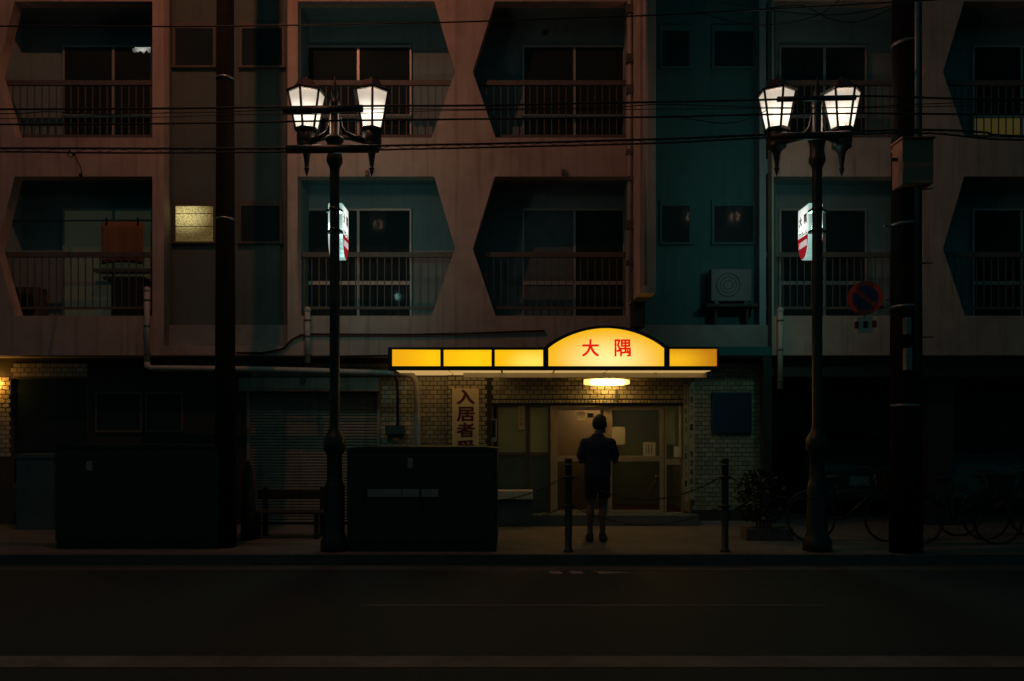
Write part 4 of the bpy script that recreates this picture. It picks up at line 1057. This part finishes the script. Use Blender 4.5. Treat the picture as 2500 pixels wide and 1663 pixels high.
# ------------------------------------------------------------------ cars in the parking bay, bicycles, planter
def car(px, label, m, Y=14.0):
    xc = X(px, Y)
    T = thing('parked_car', label, 'car', (xc, Y + 1.9, GROUND), 'cars parked under the building')
    secs = []      # along y: (y, half width, z low, z belt, z top, half width of top)
    prof = [(0.0, .70, .42, .80, .82, .60), (.10, .80, .30, .92, .98, .62), (.35, .83, .24, .96, 1.40, .56), (.8, .84, .24, .97, 1.46, .58), (2.0, .84, .24, .96, 1.46, .58), (2.6, .84, .24, .95, 1.32, .57), (3.1, .83, .24, .92, .98, .66), (3.7, .78, .28, .78, .80, .62), (3.85, .68, .42, .66, .68, .55)]
    mb = MB()
    for y, hw, zl, zbt, ztp, ht in prof:
        for x, z in ((-hw * .94, zl), (-hw, zl + .18), (-hw, zbt), (-ht, ztp - .05), (-ht * .8, ztp), (ht * .8, ztp), (ht, ztp - .05), (hw, zbt), (hw, zl + .18), (hw * .94, zl)):
            mb.v.append((xc + x, Y + y, GROUND + z))
    n = 10
    for i in range(len(prof) - 1):
        for k in range(n):
            k2 = (k + 1) % n
            mb.f.append((i * n + k, i * n + k2, (i + 1) * n + k2, (i + 1) * n + k)); mb.sm.append(True)
    mb.f += [tuple(range(n)), tuple(range((len(prof) - 1) * n, len(prof) * n))]; mb.sm += [False, False]
    b = put('body', mb, m, T)
    put('rear_window', MB().prism([(xc - .54, GROUND + 1.0), (xc + .54, GROUND + 1.0), (xc + .47, GROUND + 1.33), (xc - .47, GROUND + 1.33)], Y + .16, Y + .34), M['darkglass'], T)
    for s in (-1, 1):
        put('tail_light', MB().box(xc + s * .62, xc + s * .76, Y - .012, Y + .10, GROUND + .70, GROUND + .86), M['redlens'], T, .01)
        for yy in (.75, 3.0):
            w = put('wheel', MB().tube([(xc + s * .66, Y + yy, GROUND + .29), (xc + s * .855, Y + yy, GROUND + .29)], .29, 20), M['rubber'], T)
            put('rim', MB().tube([(xc + s * .856, Y + yy, GROUND + .29), (xc + s * .862, Y + yy, GROUND + .29)], .18, 16), M['steel'], w)
    put('number_plate', MB().box(xc - .165, xc + .165, Y - .02, Y - .004, GROUND + .55, GROUND + .71), M['concrete'], T)
    put('bumper', MB().box(xc - .72, xc + .72, Y - .05, Y + .06, GROUND + .32, GROUND + .48), m, T, .03)
car(2098, 'dark car parked nose-in behind the lantern post and thick pole', M['car'])
car(2420, 'grey car parked nose-in beyond the thick pole behind the bicycles', M['car2'], 14.1)
def bicycle(px, label, Y=10.75):
    x = X(px, Y)
    T = thing('bicycle', label, 'bicycle', (x, Y, GROUND), 'bicycles parked beyond the thick pole')
    r = .32
    for s in (-1, 1):
        cx_ = x + s * .52
        c = [(cx_ + r * math.cos(a), Y, GROUND + r + .005 + r * math.sin(a)) for a in [2 * math.pi * i / 28 for i in range(29)]]
        w = put('wheel', MB().tube(c, .018, 8, caps=False), M['rubber'], T)
        sp = MB()
        for i in range(12):
            a = math.pi * 2 * i / 12
            sp.tube([(cx_, Y, GROUND + r + .005), (cx_ + r * math.cos(a), Y, GROUND + r + .005 + r * math.sin(a))], .002, 4)
        put('spoke', sp, M['black'], w)
        c = [(cx_ + (r + .045) * math.cos(a), Y, GROUND + r + .005 + (r + .045) * math.sin(a)) for a in [math.pi * (.1 + .8 * i / 12) for i in range(13)]]
        put('mudguard', MB().tube(c, .014, 6), M['black'], w)
    h = GROUND + r
    q = lambda a, z: (x + a, Y, GROUND + z)
    put('frame', MB().tube([q(-.52, r), q(-.08, .30)], .014).tube([q(-.08, .30), q(-.20, .82)], .016).tube([q(-.52, r), q(-.17, .70)], .010).tube([q(-.08, .30), q(.36, .72)], .018).tube([q(.33, .92), q(.38, .66), q(.52, r)], .015), M['black'], T)
    put('saddle', MB().ball(q(-.21, .86), .12, 8, (1, .7, .35)), M['rubber'], T)
    put('handlebar', MB().tube([(x + .20, Y - .27, GROUND + .98), (x + .32, Y - .2, GROUND + 1.0), (x + .33, Y, GROUND + .95), (x + .32, Y + .2, GROUND + 1.0), (x + .20, Y + .27, GROUND + .98)], .011), M['black'], T)
    put('front_basket', MB().lathe([(.13, GROUND + .68), (.17, GROUND + .92)], x + .55, Y, 8, False), M['black'], T)
bicycle(2340, 'dark city bicycle standing just beyond the thick utility pole')
bicycle(2075, 'dark city bicycle half hidden between the lantern post and the thick pole', 11.0)
bicycle(2430, 'dark city bicycle standing between the two other bicycles by the thick pole', 11.6)
bicycle(2500, 'dark city bicycle at the edge of the frame behind the first bicycle', 11.2)
PL = thing('planter', 'dark planter box with a small shrub by the pier bollard', 'planter', (X(1880, 11.2), 11.2, GROUND))
put('box', MB().box(X(1822, 11.1), X(1938, 11.1), 11.1, 11.4, GROUND, GROUND + .16), M['rail'], PL, .01)
lf = MB()
for i in range(900):
    a = random.uniform(0, 2 * math.pi); u = random.uniform(0, 1) ** .5
    zc = random.uniform(.25, .95)
    k = .34 * math.sin(min(1, (zc - .1) / .9) * math.pi) ** .6 * random.uniform(.4, 1.1)
    c = Vector((X(1858, 11.2) + k * math.cos(a), 11.25 + k * .7 * math.sin(a), GROUND + zc))
    d = Vector((random.uniform(-1, 1), random.uniform(-1, 1), random.uniform(-.6, .8))).normalized(); e = d.cross(Vector((random.uniform(-1, 1), .3, .5))).normalized()
    l = random.uniform(.03, .055)
    lf.quad(c - d * l, c + e * l * .45, c + d * l, c - e * l * .45)
put('foliage', lf, M['leaf'], PL)
st = MB()
for a in (-.1, 0, .12): st.tube([(X(1858, 11.2) + a * .3, 11.25, GROUND + .1), (X(1858, 11.2) + a, 11.25, GROUND + .8)], [.012, .005], 6)
put('stem', st, M['wood'], PL)
solo('crate', MB().box(X(40, 12.3), X(130, 12.3), 12.3, 12.7, GROUND, Z(1118, 12.3)).box(X(38, 12.3), X(132, 12.3), 12.28, 12.72, Z(1118, 12.3) + .002, Z(1112, 12.3) + .02), M['tealpanel'], 'dull grey box standing under the shop window', 'box')

# ------------------------------------------------------------------ the person, seen from behind
PX, PY = X(1462, 11.0), 11.0
PE = thing('person', 'person in navy T-shirt and dark shorts seen from behind looking at a phone', 'person', (PX, PY, GROUND))
def remesh(mb, vox, smooth_n, name, mat_):
    me = mb.mesh(name + '_raw')
    o = bpy.data.objects.new('tmp', me); COL.objects.link(o)
    m = o.modifiers.new('r', 'REMESH'); m.mode = 'VOXEL'; m.voxel_size = vox; m.use_smooth_shade = True
    s = o.modifiers.new('s', 'SMOOTH'); s.factor = .5; s.iterations = smooth_n
    dg = bpy.context.evaluated_depsgraph_get()
    out = bpy.data.meshes.new_from_object(o.evaluated_get(dg)); out.name = name
    bpy.data.objects.remove(o); bpy.data.meshes.remove(me)
    out.materials.clear(); out.materials.append(mat_)
    return out
def limb(mb, pts):
    """pts: (x, y, z, r) in the figure's own frame"""
    V = [Vector((PX + x, PY + y, GROUND + z)) for x, y, z, r in pts]; r = [p[3] for p in pts]
    mb.tube(V, r, 14)
    for v, q in zip(V, r): mb.ball(v, q * .995, 8)
def loft(mb, secs, n=24):
    """secs: (x, y, z, rx, ry)"""
    b = len(mb.v)
    for x, y, z, rx, ry in secs:
        for k in range(n):
            a = 2 * math.pi * k / n
            mb.v.append((PX + x + rx * math.cos(a), PY + y + ry * math.sin(a), GROUND + z))
    for i in range(len(secs) - 1):
        for k in range(n):
            k2 = (k + 1) % n
            mb.f.append((b + i * n + k, b + i * n + k2, b + (i + 1) * n + k2, b + (i + 1) * n + k)); mb.sm.append(True)
    mb.f += [tuple(b + k for k in range(n)), tuple(b + (len(secs) - 1) * n + k for k in range(n))]; mb.sm += [False, False]
tx = -.02
hd = Vector((.020, .045, 1.572))            # head centre
body = MB()
loft(body, [(tx, 0, .80, .13, .10), (tx, 0, .90, .165, .115), (tx, 0, 1.02, .145, .10), (tx, 0, 1.15, .155, .105), (tx, -.005, 1.28, .165, .105), (tx, -.01, 1.35, .14, .085), (tx + .005, 0, 1.41, .062, .06)])
limb(body, [(tx + .005, -.005, 1.38, .062), (.01, .015, 1.50, .056)])
body.ball((PX + hd.x, PY + hd.y, GROUND + hd.z), .1, 14, (.80, .95, 1.16))
fd = Vector((math.sin(R(62)), math.cos(R(62)), 0))      # the face looks to the side, down a little
def hp(f, s, u):
    sd = Vector((fd.y, -fd.x, 0)); v = hd + fd * f + sd * s + Vector((0, 0, u)); return (v.x, v.y, v.z)
limb(body, [(*hp(.02, 0, -.06), .055), (*hp(.065, 0, -.088), .026)])          # jaw and chin
limb(body, [(*hp(.085, 0, .012), .010), (*hp(.108, 0, -.022), .015)])         # nose
limb(body, [(*hp(.072, -.02, .02), .022), (*hp(.072, .02, .02), .022)])       # brow
limb(body, [(*hp(.085, -.018, -.052), .009), (*hp(.085, .018, -.052), .009)]) # lips
for s in (-1, 1):
    limb(body, [(*hp(-.005, s * .083, .02), .014), (*hp(-.012, s * .088, -.005), .017), (*hp(-.002, s * .084, -.03), .010)])
# legs
for s, hx_, kx, ax in ((-1, -.085, -.112, -.118), (1, .065, .060, .048)):
    limb(body, [(hx_ + tx * .3, 0, .86, .088), (kx * 1.0, .005, .66, .068), (kx, .008, .49, .052), (ax, -.012, .36, .056), (ax, -.005, .22, .042), (ax, .0, .10, .036), (ax, .01, .06, .040)])
    limb(body, [(ax, .0, .045, .038), (ax + s * .02 + .01, .09, .035, .036), (ax + s * .03 + .02, .16, .028, .028)])
# arms: left bent in front, right forearm out to the side of the phone
shL, elL, wrL = (-.185, 0, 1.32), (-.245, .01, 1.085), (-.02, .25, 1.10)
shR, elR, wrR = (.165, 0, 1.32), (.225, .03, 1.085), (.215, .27, 1.13)
for sh, el, wr in ((shL, elL, wrL), (shR, elR, wrR)):
    limb(body, [(*sh, .062), ((sh[0] + el[0]) / 2, (sh[1] + el[1]) / 2, (sh[2] + el[2]) / 2, .050), (*el, .040), ((el[0] * .6 + wr[0] * .4), el[1] * .6 + wr[1] * .4, el[2] * .6 + wr[2] * .4, .040), (*wr, .028)])
ph = Vector((.235, .345, 1.185))                       # the phone's centre
pu = Vector((.10, .35, .93)).normalized(); pn_ = Vector((-.55, -.80, .36)); pn_ = (pn_ - pu * pn_.dot(pu)).normalized(); ps = pu.cross(pn_).normalized()
# right hand round the phone: palm behind it, four fingers and a thumb
W0 = Vector(wrR); palm = ph - pn_ * .022 - pu * .035
limb(body, [(*W0, .028), (*((W0 + palm) / 2), .030), (*palm, .030)])
for i, (o_, ln) in enumerate(((.030, .066), (.010, .074), (-.010, .070), (-.030, .056))):
    b0 = palm + pu * (o_ + .012); k1 = b0 - ps * .040 + pn_ * .004; k2 = k1 + pn_ * .020 - ps * .004; k3 = k2 + ps * (.018 + ln * .1)
    limb(body, [(*b0, .0095), (*k1, .009), (*k2, .0085), (*k3, .0075)])
t0 = palm + ps * .02 - pu * .01; t1 = t0 + ps * .022 + pn_ * .014 + pu * .015; t2 = t1 + pn_ * .020 + pu * .02 - ps * .008; t3 = t2 + pu * .018 - ps * .014
limb(body, [(*t0, .014), (*t1, .0115), (*t2, .0105), (*t3, .009)])
# left hand cupped under the phone's edge
W1 = Vector(wrL); p1 = Vector((.085, .325, 1.125))
limb(body, [(*W1, .028), (*((W1 + p1) / 2), .029), (*p1, .027)])
dr = (ph - pu * .05 - p1).normalized()
for i, (o_, ln) in enumerate(((.030, .07), (.010, .078), (-.010, .073), (-.029, .058))):
    b0 = p1 + Vector((0, 0, o_)) + dr * .012; k1 = b0 + dr * ln * .5 + Vector((0, .006, 0)); k2 = k1 + dr * ln * .28 + Vector((0, -.006, .002)); k3 = k2 + dr * ln * .16 + Vector((0, -.012, 0))
    limb(body, [(*b0, .0095), (*k1, .009), (*k2, .0082), (*k3, .0072)])
t0 = p1 + Vector((.0, -.02, .022)); limb(body, [(*t0, .0135), (*(t0 + Vector((.025, -.012, .022))), .0115), (*(t0 + Vector((.052, -.006, .034))), .009)])
put('body', remesh(body, .0058, 3, 'body', M['skin']), None, PE)
for s in (-1, 1):
    e = MB().ball(Vector((PX, PY, GROUND)) + Vector(hp(.079, s * .03, .008)), .011, 8); put('eye', e, M['ink'], PE)
# clothing
sh = MB()
loft(sh, [(tx, 0, .875, .183, .128), (tx, 0, .90, .184, .130), (tx, 0, 1.02, .178, .122), (tx, 0, 1.15, .180, .122), (tx, -.005, 1.27, .186, .126), (tx, -.01, 1.34, .176, .108), (tx + .003, -.006, 1.395, .120, .088), (tx + .006, -.002, 1.43, .082, .078), (tx + .008, 0, 1.45, .072, .072)])
for shd, el in ((shL, elL), (shR, elR)):
    a = Vector(shd); b = Vector(el)
    m1 = a + (b - a) * .35; m2 = a + (b - a) * .66
    c = Vector((tx, -.005, 1.36))
    limb(sh, [(*(c + (a - c) * .35), .072), (*a, .073), (*m1, .074), (*m2, .078)])
put('shirt', remesh(sh, .008, 4, 'shirt', M['shirt']), None, PE)
sr = MB()
loft(sr, [(tx, 0, .74, .172, .13), (tx, 0, .86, .176, .128), (tx, 0, .93, .165, .118)])
for s, hx_, kx in ((-1, -.100, -.106), (1, .072, .076)):
    loft(sr, [(kx * 1.06, .003, .590, .080, .092), (hx_ * 1.02, .002, .70, .084, .104), (hx_ * .95, 0, .80, .090, .112)])
put('shorts', remesh(sr, .009, 3, 'shorts', M['shorts']), None, PE)
hr = MB()
hr.ball((PX + hd.x - .008, PY + hd.y - .008, GROUND + hd.z + .022), .1, 14, (1.0, 1.06, 1.12))
for i in range(150):
    a = random.uniform(0, 2 * math.pi); u = random.uniform(-.45, 1)
    v = Vector((math.cos(a) * math.sqrt(max(0, 1 - u * u)), math.sin(a) * math.sqrt(max(0, 1 - u * u)), u))
    if v.dot(fd) > .45 and u < .55: continue
    if u < -.1 and v.dot(fd) > -.2: continue
    c = hd + Vector((v.x * .092, v.y * .100, v.z * .112 + .02))
    limb(hr, [(c.x, c.y, c.z, .016), (c.x + v.x * .012 + .004, c.y + v.y * .012, c.z + v.z * .008 - .012, .007)])
hm = remesh(hr, .006, 1, 'hair', M['hair'])
bm = bmesh.new(); bm.from_mesh(hm)                        # open the hair at the face and the nape
dele = []
for f in bm.verts:
    v = f.co - Vector((PX, PY, GROUND)) - hd
    if (v.dot(fd) > .045 and v.z < .055) or (v.z < -.055 and v.dot(fd) > -.03) or v.z < -.085: dele.append(f)
bmesh.ops.delete(bm, geom=dele, context='VERTS'); bm.to_mesh(hm); bm.free()
put('hair', hm, None, PE)
for s, ax in ((-1, -.118), (1, .048)):
    so = MB()
    loft_pts = [(ax, -.01, .055, .052), (ax + s * .012 + .006, .06, .045, .050), (ax + s * .03 + .02, .16, .036, .042), (ax, -.055, .045, .042)]
    limb(so, loft_pts[:3]); limb(so, [loft_pts[3], loft_pts[0]])
    limb(so, [(ax, -.005, .09, .048), (ax, -.01, .05, .05)])
    mm = remesh(so, .007, 2, 'shoe', M['rubber'])
    for v in mm.vertices:
        if v.co.z < GROUND + .003: v.co.z = GROUND + .003
    put('shoe', mm, None, PE)
pc = Vector((PX, PY, GROUND)) + ph
fo = MB()
w_, h_, t_ = .036, .072, .004
fo.v = [tuple(pc + ps * a + pu * b + pn_ * c) for c in (-t_, t_) for a, b in ((-w_, -h_), (w_, -h_), (w_, h_), (-w_, h_))]
fo.f = [(3, 2, 1, 0), (4, 5, 6, 7), (0, 1, 5, 4), (1, 2, 6, 5), (2, 3, 7, 6), (3, 0, 4, 7)]; fo.sm = [False] * 6
solo('phone', fo, M['ink'], 'dark phone held in both hands by the standing person', 'phone')
